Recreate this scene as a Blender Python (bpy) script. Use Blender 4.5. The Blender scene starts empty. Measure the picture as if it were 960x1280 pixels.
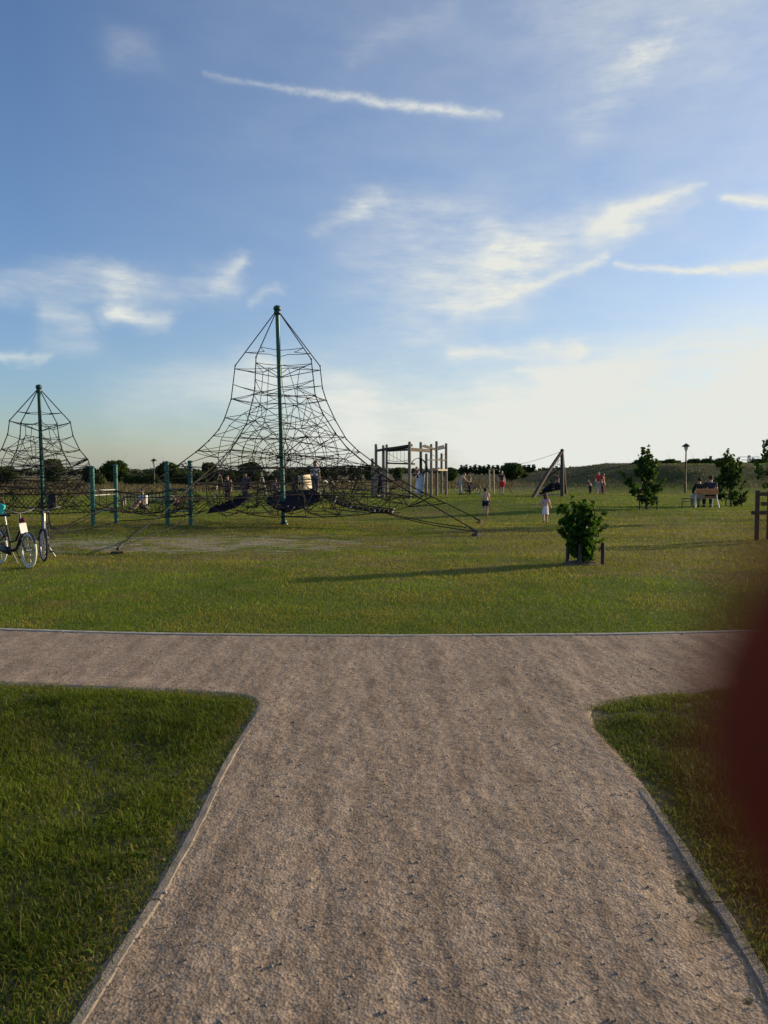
import bpy, bmesh, math, random
import numpy as np
from mathutils import Vector, Matrix

random.seed(7)
RNG = np.random.default_rng(7)
R = math.radians
SC = bpy.context.scene
COL = SC.collection

# ------------------------------------------------------------------ camera maths
H = 1.55
FPX = 960.0
PITCH = math.atan(50 / 960)
SUN_EL, SUN_AZ = R(12.0), R(67.0)          # azimuth measured from +Y towards +X

def ray(px, py):
    u, v = (px - 480) / FPX, (640 - py) / FPX
    c, s = math.cos(PITCH), math.sin(PITCH)
    return Vector((u, c + v * s, -s + v * c))

def G(px, py, z=0.0):                       # where a pixel's ray meets the height z
    d = ray(px, py)
    t = (z - H) / d.z
    return Vector((0, 0, H)) + d * t

def P(px, py, y):                           # the point of that ray at distance y
    d = ray(px, py)
    return Vector((0, 0, H)) + d * (y / d.y)

def YD(py):                                 # ground distance of a pixel row
    return G(480, py).y

# ------------------------------------------------------------------ numpy noise
def _hash(ix, iy, seed):
    n = (ix.astype(np.int64) * 374761393 + iy.astype(np.int64) * 668265263 + seed * 1442695041) & 0xFFFFFFFF
    n = ((n ^ (n >> 13)) * 1274126177) & 0xFFFFFFFF
    n = (n ^ (n >> 16)) & 0xFFFFFFFF
    return n / 4294967295.0

def vnoise(x, y, seed=0):
    xi, yi = np.floor(x), np.floor(y)
    fx, fy = x - xi, y - yi
    fx, fy = fx * fx * (3 - 2 * fx), fy * fy * (3 - 2 * fy)
    a, b = _hash(xi, yi, seed), _hash(xi + 1, yi, seed)
    c, d = _hash(xi, yi + 1, seed), _hash(xi + 1, yi + 1, seed)
    return (a * (1 - fx) + b * fx) * (1 - fy) + (c * (1 - fx) + d * fx) * fy

def fbm(x, y, seed=0, octaves=4):
    s, a, t = 0, 1.0, 0
    for k in range(octaves):
        s = s + a * vnoise(x * 2 ** k + 13.1 * k, y * 2 ** k - 7.7 * k, seed + k)
        t += a
        a *= 0.5
    return s / t

def sstep(a, b, x):
    t = np.clip((np.asarray(x, float) - a) / (b - a), 0, 1)
    return t * t * (3 - 2 * t)

def ground_h(x, y):
    x, y = np.asarray(x, float), np.asarray(y, float)
    far = sstep(9, 16, y)
    h = far * (0.10 * (fbm(x * 0.16, y * 0.16, 3, 3) - 0.5) + 0.07 * (fbm(x * 0.35, y * 0.8, 4, 2) - 0.5))
    # low swell behind the big net
    h = h + 0.40 * np.exp(-(((x - 3.8) / 4.6) ** 2 + ((y - 32) / 3.2) ** 2))
    # embankment on the right
    crest = sstep(10, 27, x + 0.10 * (y - 55))
    prof = sstep(54, 66, y + 2.0 * (fbm(x * 0.12, y * 0.12, 9, 2) - 0.5)) * (1 - 0.6 * sstep(80, 120, y))
    h = h + crest * prof * (2.30 + 1.1 * (fbm(x * 0.11, y * 0.06, 5, 3) - 0.5))
    return h

def gh(x, y):
    return float(ground_h(x, y))

def on(px, py, dy=0):                       # ground point of a pixel, with the terrain height
    z = 0.0
    for k in range(8):
        g = G(px, py, z)
        z = 0.5 * z + 0.5 * gh(g.x, g.y)
    return Vector((g.x, g.y, gh(g.x, g.y)))

# ------------------------------------------------------------------ materials
def new_mat(name):
    m = bpy.data.materials.new(name)
    m.use_nodes = True
    nt = m.node_tree
    return m, nt, nt.nodes['Principled BSDF']

def mat(name, col, rough=0.7, var=0.25, scale=8.0, metal=0.0, bump=0.0, bscale=60.0, col2=None, stretch=None, spec=0.4):
    m, nt, b = new_mat(name)
    N, L = nt.nodes, nt.links
    tc = N.new('ShaderNodeTexCoord')
    mp = N.new('ShaderNodeMapping')
    if stretch: mp.inputs['Scale'].default_value = stretch
    L.new(tc.outputs['Object'], mp.inputs['Vector'])
    nz = N.new('ShaderNodeTexNoise'); nz.inputs['Scale'].default_value = scale
    nz.inputs['Detail'].default_value = 5
    L.new(mp.outputs[0], nz.inputs['Vector'])
    rp = N.new('ShaderNodeValToRGB')
    c2 = col2 or tuple(c * (1 + var) for c in col)
    c1 = col if col2 else tuple(c * (1 - var) for c in col)
    rp.color_ramp.elements[0].position, rp.color_ramp.elements[1].position = 0.3, 0.7
    rp.color_ramp.elements[0].color = (*c1, 1); rp.color_ramp.elements[1].color = (*c2, 1)
    L.new(nz.outputs['Fac'], rp.inputs[0]); L.new(rp.outputs[0], b.inputs['Base Color'])
    b.inputs['Roughness'].default_value = rough
    b.inputs['Metallic'].default_value = metal
    b.inputs['Specular IOR Level'].default_value = spec
    if bump:
        n2 = N.new('ShaderNodeTexNoise'); n2.inputs['Scale'].default_value = bscale
        L.new(mp.outputs[0], n2.inputs['Vector'])
        bp = N.new('ShaderNodeBump'); bp.inputs['Strength'].default_value = bump; bp.inputs['Distance'].default_value = 0.01
        L.new(n2.outputs['Fac'], bp.inputs['Height']); L.new(bp.outputs[0], b.inputs['Normal'])
    return m

def leaf_mat(name, c1, c2, scale=3.0, trans=0.35, tint=(1.25, 1.3, 0.5)):
    m, nt, b = new_mat(name)
    N, L = nt.nodes, nt.links
    tc = N.new('ShaderNodeTexCoord')
    nz = N.new('ShaderNodeTexNoise'); nz.inputs['Scale'].default_value = scale; nz.inputs['Detail'].default_value = 3
    L.new(tc.outputs['Object'], nz.inputs['Vector'])
    rp = N.new('ShaderNodeValToRGB')
    rp.color_ramp.elements[0].position, rp.color_ramp.elements[1].position = 0.32, 0.68
    rp.color_ramp.elements[0].color = (*c1, 1); rp.color_ramp.elements[1].color = (*c2, 1)
    L.new(nz.outputs['Fac'], rp.inputs[0]); L.new(rp.outputs[0], b.inputs['Base Color'])
    b.inputs['Roughness'].default_value = 0.6
    b.inputs['Specular IOR Level'].default_value = 0.12
    mul = N.new('ShaderNodeVectorMath'); mul.operation = 'MULTIPLY'; mul.inputs[1].default_value = tint
    L.new(rp.outputs[0], mul.inputs[0])
    tr = N.new('ShaderNodeBsdfTranslucent'); L.new(mul.outputs[0], tr.inputs['Color'])
    mx = N.new('ShaderNodeMixShader'); mx.inputs[0].default_value = trans
    out = N['Material Output']
    L.new(b.outputs[0], mx.inputs[1]); L.new(tr.outputs[0], mx.inputs[2]); L.new(mx.outputs[0], out.inputs['Surface'])
    return m

def blade_mat(name, trans=0.35, tint=(1.3, 1.25, 0.55), rough=0.55):
    m, nt, b = new_mat(name)
    N, L = nt.nodes, nt.links
    at = N.new('ShaderNodeAttribute'); at.attribute_name = 'blade_colour'
    L.new(at.outputs['Color'], b.inputs['Base Color'])
    b.inputs['Roughness'].default_value = rough
    b.inputs['Specular IOR Level'].default_value = 0.12
    mul = N.new('ShaderNodeVectorMath'); mul.operation = 'MULTIPLY'; mul.inputs[1].default_value = tint
    L.new(at.outputs['Color'], mul.inputs[0])
    tr = N.new('ShaderNodeBsdfTranslucent'); L.new(mul.outputs[0], tr.inputs['Color'])
    mx = N.new('ShaderNodeMixShader'); mx.inputs[0].default_value = trans
    L.new(b.outputs[0], mx.inputs[1]); L.new(tr.outputs[0], mx.inputs[2]); L.new(mx.outputs[0], N['Material Output'].inputs['Surface'])
    return m

M = {}
M['rope'] = mat('rope', (0.009, 0.0075, 0.008), 0.85, 0.3, 30, bump=0.3)
M['rope_pale'] = mat('rope_clamp', (0.35, 0.36, 0.36), 0.4, 0.2, 30)
M['teal'] = mat('teal_paint', (0.010, 0.105, 0.085), 0.42, 0.25, 6)
M['teal_dark'] = mat('teal_cap', (0.006, 0.05, 0.045), 0.4, 0.2, 6)
M['steel'] = mat('galvanised_steel', (0.30, 0.32, 0.32), 0.45, 0.2, 10, metal=0.6)
M['steel_dark'] = mat('dull_steel', (0.10, 0.10, 0.105), 0.5, 0.2, 10, metal=0.5)
M['navy'] = mat('navy_membrane', (0.003, 0.0035, 0.010), 0.8, 0.3, 9, bump=0.2, bscale=30, spec=0.1)
M['concrete'] = mat('concrete', (0.17, 0.140, 0.108), 0.95, col2=(0.27, 0.225, 0.175), scale=14, bump=0.4, bscale=120)
M['concrete_pale'] = mat('pale_concrete', (0.26, 0.23, 0.19), 0.9, col2=(0.38, 0.345, 0.29), scale=9, bump=0.3, bscale=90)
M['wood'] = mat('weathered_wood', (0.20, 0.165, 0.13), 0.85, 0.35, 6, stretch=(8, 8, 0.8), bump=0.3)
M['wood_dark'] = mat('dark_wood', (0.055, 0.042, 0.032), 0.85, 0.35, 6, stretch=(8, 8, 0.8), bump=0.3)
M['wood_pale'] = mat('pale_wood', (0.42, 0.34, 0.24), 0.8, 0.25, 5, stretch=(1, 8, 8), bump=0.2)
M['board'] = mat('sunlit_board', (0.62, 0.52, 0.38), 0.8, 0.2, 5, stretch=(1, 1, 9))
M['bench_wood'] = mat('orange_hardwood', (0.52, 0.21, 0.075), 0.6, 0.3, 5, stretch=(1, 8, 8))
M['white'] = mat('white_paint', (0.75, 0.74, 0.70), 0.5, 0.1, 6)
M['black'] = mat('black_plastic', (0.012, 0.012, 0.014), 0.5, 0.3, 12)
M['bark'] = mat('bark', (0.075, 0.055, 0.04), 0.95, 0.4, 12, stretch=(3, 3, 0.7), bump=0.7, bscale=50)
M['rubber'] = mat('rubber', (0.015, 0.015, 0.015), 0.8, 0.3, 20)
M['white_rubber'] = mat('white_tyre', (0.70, 0.68, 0.62), 0.7, 0.12, 20)
M['chrome'] = mat('chrome', (0.36, 0.36, 0.37), 0.35, 0.1, 10, metal=1.0)
M['bluesteel'] = mat('blue_grey_enamel', (0.085, 0.105, 0.14), 0.4, 0.1, 10)
M['turquoise'] = mat('turquoise_fabric', (0.03, 0.42, 0.40), 0.7, 0.25, 10)
M['glass_lamp'] = mat('lamp_glass', (0.62, 0.62, 0.55), 0.25, 0.05, 10)
M['brick'] = mat('brown_wall', (0.16, 0.12, 0.10), 0.85, 0.2, 10)
M['roof'] = mat('dark_roof', (0.06, 0.055, 0.05), 0.8, 0.2, 10)
M['soil'] = mat('bare_soil', (0.10, 0.07, 0.045), 0.95, 0.35, 25, bump=0.8, bscale=60)
M['skin'] = mat('skin', (0.50, 0.30, 0.215), 0.55, 0.08, 14)
M['tent'] = mat('white_canvas', (0.72, 0.70, 0.64), 0.8, 0.1, 8)
M['slide'] = mat('slide_metal', (0.50, 0.54, 0.60), 0.35, 0.1, 6, metal=0.3)
def cloth(c):
    k = 'cloth_%02x%02x%02x' % tuple(int(v * 255) for v in c)
    if k not in M: M[k] = mat('cloth', c, 0.85, 0.18, 14)
    return M[k]
M['leaf_bush'] = leaf_mat('shrub_leaf', (0.018, 0.050, 0.010), (0.055, 0.110, 0.020), 5, 0.42, (1.5, 1.6, 0.35))
M['leaf_young'] = leaf_mat('young_tree_leaf', (0.020, 0.045, 0.012), (0.05, 0.095, 0.022), 3, 0.4)
M['leaf_far'] = leaf_mat('dense_leaf', (0.026, 0.046, 0.014), (0.070, 0.105, 0.030), 0.5, 0.3)
M['leaf_far_warm'] = leaf_mat('olive_leaf', (0.036, 0.054, 0.017), (0.092, 0.112, 0.036), 0.5, 0.32)
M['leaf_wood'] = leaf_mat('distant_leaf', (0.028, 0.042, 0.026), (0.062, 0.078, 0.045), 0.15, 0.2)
M['blade'] = blade_mat('grass_blade')
M['dry_blade'] = blade_mat('dry_grass_blade', 0.3, (1.1, 1.05, 0.8))

# ------------------------------------------------------------------ object helpers
def tag(o, label=None, cat=None, group=None, kind=None):
    if label: o['label'] = label
    if cat: o['category'] = cat
    if group: o['group'] = group
    if kind: o['kind'] = kind
    return o

def empty(name, loc, label, cat, group=None, rz=0.0):
    o = bpy.data.objects.new(name, None)
    COL.objects.link(o)
    o.location = loc
    o.rotation_euler = (0, 0, rz)
    o.empty_display_size = 0.2
    tag(o, label, cat, group)
    o['_m'] = 0
    del o['_m']
    return o

def local_matrix(o):
    return Matrix.Translation(o.location) @ o.rotation_euler.to_matrix().to_4x4()

def world_matrix(o):
    m = local_matrix(o)
    while o.parent:
        o = o.parent
        m = local_matrix(o) @ m
    return m

class MB:
    """collects shapes that become one mesh object"""
    def __init__(s): s.v, s.f, s.sm = [], [], []
    def add(s, vs, fs, smooth=False):
        n = len(s.v)
        s.v += [Vector(p) for p in vs]
        s.f += [tuple(i + n for i in f) for f in fs]
        s.sm += [smooth] * len(fs)
    def box(s, c, size, rot=None, bev=0.0):
        bm = bmesh.new()
        bmesh.ops.create_cube(bm, size=1)
        for v in bm.verts: v.co = Vector((v.co.x * size[0], v.co.y * size[1], v.co.z * size[2]))
        if bev: bmesh.ops.bevel(bm, geom=bm.edges[:], offset=bev, segments=2, profile=0.6, affect='EDGES')
        q = Matrix.Identity(3) if rot is None else (rot if isinstance(rot, Matrix) else Matrix.Rotation(rot, 3, 'Z'))
        s.bm(bm, lambda p: q @ p + Vector(c))
    def bm(s, bm, fn=None, smooth=False):
        bm.verts.ensure_lookup_table(); bm.verts.index_update()
        s.add([fn(v.co) if fn else v.co.copy() for v in bm.verts], [[v.index for v in f.verts] for f in bm.faces], smooth)
        bm.free()
    def beam(s, a, b, w, h, up=(0, 0, 1), bev=0.006):   # rectangular bar from a to b
        a, b = Vector(a), Vector(b)
        d = (b - a); ln = d.length; d.normalize()
        up = Vector(up)
        if abs(d.dot(up)) > 0.95: up = Vector((0, 1, 0))
        x = d.cross(up).normalized(); z = x.cross(d)
        q = Matrix((x, d, z)).transposed()
        s.box((a + b) / 2, (w, ln, h), q, bev)
    def tube(s, pts, r, n=8, cap=True, smooth=True):
        pts = [Vector(p) for p in pts]
        rs = r if isinstance(r, (list, tuple)) else [r] * len(pts)
        vs, fs = [], []
        prev = None
        for i, p in enumerate(pts):
            d = (pts[min(i + 1, len(pts) - 1)] - pts[max(i - 1, 0)])
            if d.length < 1e-9: d = Vector((0, 0, 1))
            d.normalize()
            if prev is None:
                a = Vector((0, 0, 1)) if abs(d.z) < 0.9 else Vector((1, 0, 0))
                x = d.cross(a).normalized()
            else:
                x = (prev - d * prev.dot(d))
                x = x.normalized() if x.length > 1e-6 else d.orthogonal().normalized()
            prev = x
            y = d.cross(x)
            for k in range(n):
                t = 2 * math.pi * k / n
                vs.append(p + (x * math.cos(t) + y * math.sin(t)) * rs[i])
        for i in range(len(pts) - 1):
            for k in range(n):
                a, b = i * n + k, i * n + (k + 1) % n
                fs.append((a, b, b + n, a + n))
        s.add(vs, fs, smooth)
        if cap:
            m = len(pts) - 1
            s.add([vs[k] for k in range(n)][::-1], [tuple(range(n))])
            s.add([vs[m * n + k] for k in range(n)], [tuple(range(n))])
    def ball(s, c, r, seg=12, ring=8, squash=(1, 1, 1), rot=None):
        bm = bmesh.new()
        bmesh.ops.create_uvsphere(bm, u_segments=seg, v_segments=ring, radius=1)
        q = rot or Matrix.Identity(3)
        sq = Vector(squash)
        s.bm(bm, lambda p: q @ Vector((p.x * sq.x * r, p.y * sq.y * r, p.z * sq.z * r)) + Vector(c), True)
    def lathe(s, c, prof, n=20, smooth=True):      # prof: (r, z) from bottom to top
        vs, fs = [], []
        for r, z in prof:
            for k in range(n):
                t = 2 * math.pi * k / n
                vs.append(Vector(c) + Vector((r * math.cos(t), r * math.sin(t), z)))
        for i in range(len(prof) - 1):
            for k in range(n):
                a, b = i * n + k, i * n + (k + 1) % n
                fs.append((a, b, b + n, a + n))
        s.add(vs, fs, smooth)
        s.add(vs[:n][::-1], [tuple(range(n))]); s.add(vs[-n:], [tuple(range(n))])
    def torus(s, c, Rr, r, axis='y', n=36, m=8):
        vs, fs = [], []
        for i in range(n):
            t = 2 * math.pi * i / n
            for k in range(m):
                u = 2 * math.pi * k / m
                q = Rr + r * math.cos(u)
                vs.append(Vector(c) + Vector((q * math.cos(t), r * math.sin(u), q * math.sin(t))))
        for i in range(n):
            for k in range(m):
                fs.append((i * m + k, i * m + (k + 1) % m, ((i + 1) % n) * m + (k + 1) % m, ((i + 1) % n) * m + k))
        s.add(vs, fs, True)
    def sheet(s, grid, th):                        # grid[i][j] of points, thickened along its normals
        n, m = len(grid), len(grid[0])
        g = [[Vector(p) for p in row] for row in grid]
        top, bot = [], []
        for i in range(n):
            for j in range(m):
                du = g[min(i + 1, n - 1)][j] - g[max(i - 1, 0)][j]
                dv = g[i][min(j + 1, m - 1)] - g[i][max(j - 1, 0)]
                nn = du.cross(dv)
                nn = nn.normalized() if nn.length > 1e-9 else Vector((0, 0, 1))
                top.append(g[i][j] + nn * th / 2); bot.append(g[i][j] - nn * th / 2)
        o = n * m
        fs = []
        for i in range(n - 1):
            for j in range(m - 1):
                a = i * m + j
                fs.append((a, a + m, a + m + 1, a + 1)); fs.append((o + a, o + a + 1, o + a + m + 1, o + a + m))
        rim = [j for j in range(m)] + [i * m + m - 1 for i in range(1, n)] + [(n - 1) * m + j for j in range(m - 2, -1, -1)] + [i * m for i in range(n - 2, 0, -1)]
        for k in range(len(rim)):
            a, b = rim[k], rim[(k + 1) % len(rim)]
            fs.append((a, b, o + b, o + a))
        s.add(top + bot, fs, True)
    def build(s, name, material, parent=None, world=False):
        me = bpy.data.meshes.new(name)
        vs = s.v
        if world and parent:
            inv = world_matrix(parent).inverted()
            vs = [inv @ v for v in vs]
        me.from_pydata([tuple(v) for v in vs], [], s.f)
        me.polygons.foreach_set('use_smooth', s.sm)
        bm = bmesh.new(); bm.from_mesh(me)
        bmesh.ops.recalc_face_normals(bm, faces=bm.faces[:])
        bm.to_mesh(me); bm.free()
        me.materials.append(material)
        o = bpy.data.objects.new(name, me)
        COL.objects.link(o)
        if parent: o.parent = parent
        return o

def np_mesh(name, verts, loops, starts, material, colours=None, smooth=False):
    me = bpy.data.meshes.new(name)
    me.vertices.add(len(verts)); me.vertices.foreach_set('co', np.ascontiguousarray(verts, np.float32).ravel())
    me.loops.add(len(loops)); me.loops.foreach_set('vertex_index', np.ascontiguousarray(loops, np.int32))
    me.polygons.add(len(starts)); me.polygons.foreach_set('loop_start', np.ascontiguousarray(starts, np.int32))
    if smooth: me.polygons.foreach_set('use_smooth', np.ones(len(starts), bool))
    me.update(calc_edges=True)
    if colours is not None:
        a = me.attributes.new('blade_colour', 'FLOAT_COLOR', 'POINT')
        a.data.foreach_set('color', np.ascontiguousarray(colours, np.float32).ravel())
    me.materials.append(material)
    o = bpy.data.objects.new(name, me)
    COL.objects.link(o)
    return o

def copy_tree(o, parent=None):
    c = o.copy(); COL.objects.link(c)
    if parent: c.parent = parent
    for ch in [x for x in COL.objects if x.parent == o]:
        copy_tree(ch, c)
    return c

# ------------------------------------------------------------------ ground sheet
# outlines of the gravel path in the plan, measured from the photograph
LEFT_EDGE = [G(*p) for p in [(20, 1420), (105, 1280), (160, 1190), (216, 1100), (258, 1020), (292, 950), (318, 908), (330, 888), (331, 879), (322, 871), (296, 866), (232, 862), (120, 857), (0, 851), (-260, 836), (-700, 812)]]
RIGHT_EDGE = [G(*p) for p in [(1045, 1420), (972, 1280), (932, 1200), (882, 1118), (832, 1040), (784, 972), (742, 924), (727, 898), (727, 886), (742, 878), (778, 870), (868, 861), (1000, 852), (1250, 838), (1650, 815)]]
FAR_EDGE = [G(*p) for p in [(-560, 770), (-260, 779), (0, 788), (150, 792.5), (300, 795), (450, 796), (600, 795.5), (750, 794.5), (890, 791.5), (1000, 788), (1250, 779), (1560, 770)]]

def smooth_line(pts, step=0.08):
    """a Catmull-Rom through pts sampled at about step metres"""
    out = []
    for i in range(len(pts) - 1):
        p0, p1, p2, p3 = pts[max(i - 1, 0)], pts[i], pts[i + 1], pts[min(i + 2, len(pts) - 1)]
        n = max(2, int((p2 - p1).length / step))
        for k in range(n):
            t = k / n
            out.append(0.5 * ((2 * p1) + (p2 - p0) * t + (2 * p0 - 5 * p1 + 4 * p2 - p3) * t * t + (3 * p1 - p0 - 3 * p2 + p3) * t ** 3))
    out.append(pts[-1])
    return out

LE, RE, FE = smooth_line(LEFT_EDGE), smooth_line(RIGHT_EDGE), smooth_line(FAR_EDGE)
near_l, near_r = Vector((LE[0].x, -3, 0)), Vector((RE[0].x, -3, 0))
POLY = np.array([(p.x, p.y) for p in [near_l] + LE + FE[:1] + FE[1:] + RE[::-1] + [near_r]])

def inside(x, y, poly):
    r = np.zeros(x.shape, bool)
    n = len(poly)
    for i in range(n):
        x1, y1 = poly[i]; x2, y2 = poly[(i + 1) % n]
        if y1 == y2: continue
        c = ((y1 > y) != (y2 > y)) & (x < (x2 - x1) * (y - y1) / (y2 - y1) + x1)
        r ^= c
    return r

def line_dist(x, y, line):
    d = np.full(x.shape, 1e9)
    L = np.array([(p.x, p.y) for p in line])[::2]
    for i in range(len(L) - 1):
        ax, ay = L[i]; bx, by = L[i + 1]
        dx, dy = bx - ax, by - ay
        q = dx * dx + dy * dy + 1e-12
        t = np.clip(((x - ax) * dx + (y - ay) * dy) / q, 0, 1)
        d = np.minimum(d, (x - ax - t * dx) ** 2 + (y - ay - t * dy) ** 2)
    return np.sqrt(d)

def axis(segs):
    out = []
    for a, b, st in segs:
        out += list(np.arange(a, b, st))
    return np.array(out + [segs[-1][1]])

xs = axis([(-3000, -400, 400), (-400, -100, 25), (-100, -30, 4), (-30, 40, 0.6), (40, 100, 3), (100, 400, 25), (400, 3000, 400)])
ys = axis([(-60, -5, 8), (-5, 90, 0.6), (90, 160, 3), (160, 500, 30), (500, 4000, 350)])
gx, gy = np.meshgrid(xs, ys)
gz = ground_h(gx, gy) - 0.006
nx, ny = len(xs), len(ys)
verts = np.stack([gx, gy, gz], -1).reshape(-1, 3)
ii = np.arange(nx * ny).reshape(ny, nx)
quads = np.stack([ii[:-1, :-1], ii[:-1, 1:], ii[1:, 1:], ii[1:, :-1]], -1).reshape(-1, 4)

def ground_material():
    m, nt, b = new_mat('lawn_ground')
    N, L = nt.nodes, nt.links
    geo = N.new('ShaderNodeNewGeometry')
    def noise(scale, detail=4, stretch=(1, 1, 1)):
        mp = N.new('ShaderNodeMapping'); mp.inputs['Scale'].default_value = stretch
        L.new(geo.outputs['Position'], mp.inputs[0])
        n = N.new('ShaderNodeTexNoise'); n.inputs['Scale'].default_value = scale; n.inputs['Detail'].default_value = detail
        L.new(mp.outputs[0], n.inputs['Vector'])
        return n.outputs['Fac']
    def ramp(src, stops):
        r = N.new('ShaderNodeValToRGB'); e = r.color_ramp.elements
        e[0].position, e[0].color = stops[0][0], (*stops[0][1], 1)
        e[1].position, e[1].color = stops[-1][0], (*stops[-1][1], 1)
        for p, c in stops[1:-1]:
            k = e.new(p); k.color = (*c, 1)
        L.new(src, r.inputs[0]); return r.outputs[0]
    def mix(f, a, c):
        x = N.new('ShaderNodeMix'); x.data_type = 'RGBA'
        L.new(f, x.inputs[0]) if not isinstance(f, float) else setattr(x.inputs[0], 'default_value', f)
        L.new(a, x.inputs[6]); L.new(c, x.inputs[7]); return x.outputs[2]
    def mth(op, a, c=None, d=None):
        x = N.new('ShaderNodeMath'); x.operation = op
        for i, q in enumerate((a, c, d)):
            if q is None: continue
            if isinstance(q, (int, float)): x.inputs[i].default_value = q
            else: L.new(q, x.inputs[i])
        return x.outputs[0]
    def srange(v, a, c):
        x = N.new('ShaderNodeMapRange'); x.interpolation_type = 'SMOOTHSTEP'
        L.new(v, x.inputs[0]); x.inputs[1].default_value = a; x.inputs[2].default_value = c
        return x.outputs[0]
    sp = N.new('ShaderNodeSeparateXYZ'); L.new(geo.outputs['Position'], sp.inputs[0])
    X, Y = sp.outputs[0], sp.outputs[1]
    fine, mid, big = noise(22, 6), noise(1.6, 5), noise(0.28, 4)
    green = ramp(fine, [(0.3, (0.058, 0.082, 0.012)), (0.7, (0.115, 0.150, 0.022))])
    dry = ramp(fine, [(0.3, (0.085, 0.068, 0.027)), (0.7, (0.185, 0.150, 0.065))])
    # drier turf in the trampled belt in front of the nets
    belt = mth('MULTIPLY', srange(Y, 9.0, 13.0), mth('SUBTRACT', 1.0, srange(Y, 22.0, 34.0)))
    dm = srange(mth('ADD', mth('MULTIPLY', mth('ADD', mid, big), 0.5), mth('MULTIPLY', belt, 0.12)), 0.53, 0.70)
    col = mix(dm, green, dry)
    # bare sand under and before the big net
    dx, dy = mth('DIVIDE', mth('ADD', X, 4.2), 4.6), mth('DIVIDE', mth('SUBTRACT', Y, 16.8), 2.4)
    ell = mth('SUBTRACT', 1.0, mth('ADD', mth('MULTIPLY', dx, dx), mth('MULTIPLY', dy, dy)))
    sand_m = mth('MULTIPLY', srange(mth('ADD', mth('MULTIPLY', ell, 0.17), noise(2.6, 8, (0.5, 1.5, 1))), 0.55, 0.68), 0.95)
    sand = ramp(noise(14, 6), [(0.3, (0.17, 0.145, 0.10)), (0.7, (0.34, 0.30, 0.225))])
    col = mix(sand_m, col, sand)
    # bare earth strip along the near edgings is the same soil as under the lawn
    soil = ramp(fine, [(0.3, (0.10, 0.075, 0.048)), (0.7, (0.21, 0.16, 0.105))])
    near = mth('SUBTRACT', 1.0, srange(Y, 6.0, 7.2))
    col = mix(mth('MULTIPLY', near, 0.8), col, soil)
    # rough meadow beyond the mown lawn
    far = srange(mth('ADD', Y, mth('MULTIPLY', big, 14.0)), 62.0, 74.0)
    meadow = ramp(noise(0.5, 6), [(0.3, (0.090, 0.078, 0.038)), (0.7, (0.20, 0.165, 0.088))])
    col = mix(far, col, meadow)
    bankc = ramp(noise(0.35, 6, (1, 2, 1)), [(0.3, (0.028, 0.036, 0.014)), (0.55, (0.055, 0.058, 0.024)), (0.75, (0.105, 0.088, 0.045))])
    col = mix(srange(sp.outputs[2], 0.25, 0.8), col, bankc)
    L.new(col, b.inputs['Base Color'])
    b.inputs['Roughness'].default_value = 0.95
    b.inputs['Specular IOR Level'].default_value = 0.1
    bp = N.new('ShaderNodeBump'); bp.inputs['Strength'].default_value = 0.9; bp.inputs['Distance'].default_value = 0.03
    L.new(mth('ADD', fine, mid), bp.inputs['Height']); L.new(bp.outputs[0], b.inputs['Normal'])
    return m

o = np_mesh('ground', verts, quads.ravel(), np.arange(len(quads)) * 4, ground_material(), smooth=True)
tag(o, 'flat grassy park ground running out to the far tree line', 'ground', kind='structure')

# ------------------------------------------------------------------ gravel path
px_ = axis([(-14, -5, 0.08), (-5, -1.6, 0.03), (-1.6, 2.2, 0.0125), (2.2, 5.5, 0.03), (5.5, 14, 0.08)])
py_ = axis([(-3, 1.7, 0.06), (1.7, 8.6, 0.0135)])
ax_, ay_ = np.meshgrid(px_, py_)
lump = fbm(ax_ * 9, ay_ * 9, 21, 3)
grain = fbm(ax_ * 38, ay_ * 38, 31, 2)
wear = fbm(ax_ * 3.2, ay_ * 1.0, 41, 3)
scuff = vnoise(ax_ * 26 + 3 * fbm(ax_ * 3, ay_ * 3, 51, 2), ay_ * 7, 52)
pits = sstep(0.60, 0.80, vnoise(ax_ * 34 + 3 * fbm(ax_ * 2, ay_ * 2, 55, 2), ay_ * 24 + 3 * fbm(ax_ * 2, ay_ * 2, 57, 2), 56))
tracks = fbm(ax_ * 9 + 2.5 * fbm(ax_ * 0.8, ay_ * 0.5, 59, 2), ay_ * 0.9, 60, 3)
def path_h(x, y):
    return 0.004 + 0.0035 * (fbm(x * 9, y * 9, 21, 3) - 0.5) + 0.006 * (fbm(x * 2.2, y * 0.7, 41, 2) - 0.5)
edge_d = np.minimum(line_dist(ax_, ay_, LE), line_dist(ax_, ay_, RE))
az_ = path_h(ax_, ay_) + 0.0055 * (grain - 0.5) + 0.0022 * (scuff - 0.5) - 0.0012 * pits + 0.004 * (tracks - 0.5) + (0.018 * (fbm(ax_ * 2.2, ay_ * 2.2, 58, 4) - 0.5) - 0.009 * (1 - sstep(2.4, 4.4, ay_)) + 0.0025) * (1 - sstep(0.05, 0.25, edge_d))
core = inside(ax_, ay_, POLY)
az_ = np.where(core, az_, az_ - 0.016 * sstep(0.02, 0.085, edge_d))
ins = core | (edge_d < 0.09)
cell = ins[:-1, :-1] & ins[1:, 1:] & ins[:-1, 1:] & ins[1:, :-1]
pi_ = np.arange(ax_.size).reshape(ax_.shape)
pq = np.stack([pi_[:-1, :-1], pi_[:-1, 1:], pi_[1:, 1:], pi_[1:, :-1]], -1)[cell]
used, inv = np.unique(pq, return_inverse=True)
pv = np.stack([ax_.ravel()[used], ay_.ravel()[used], az_.ravel()[used]], -1)

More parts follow.
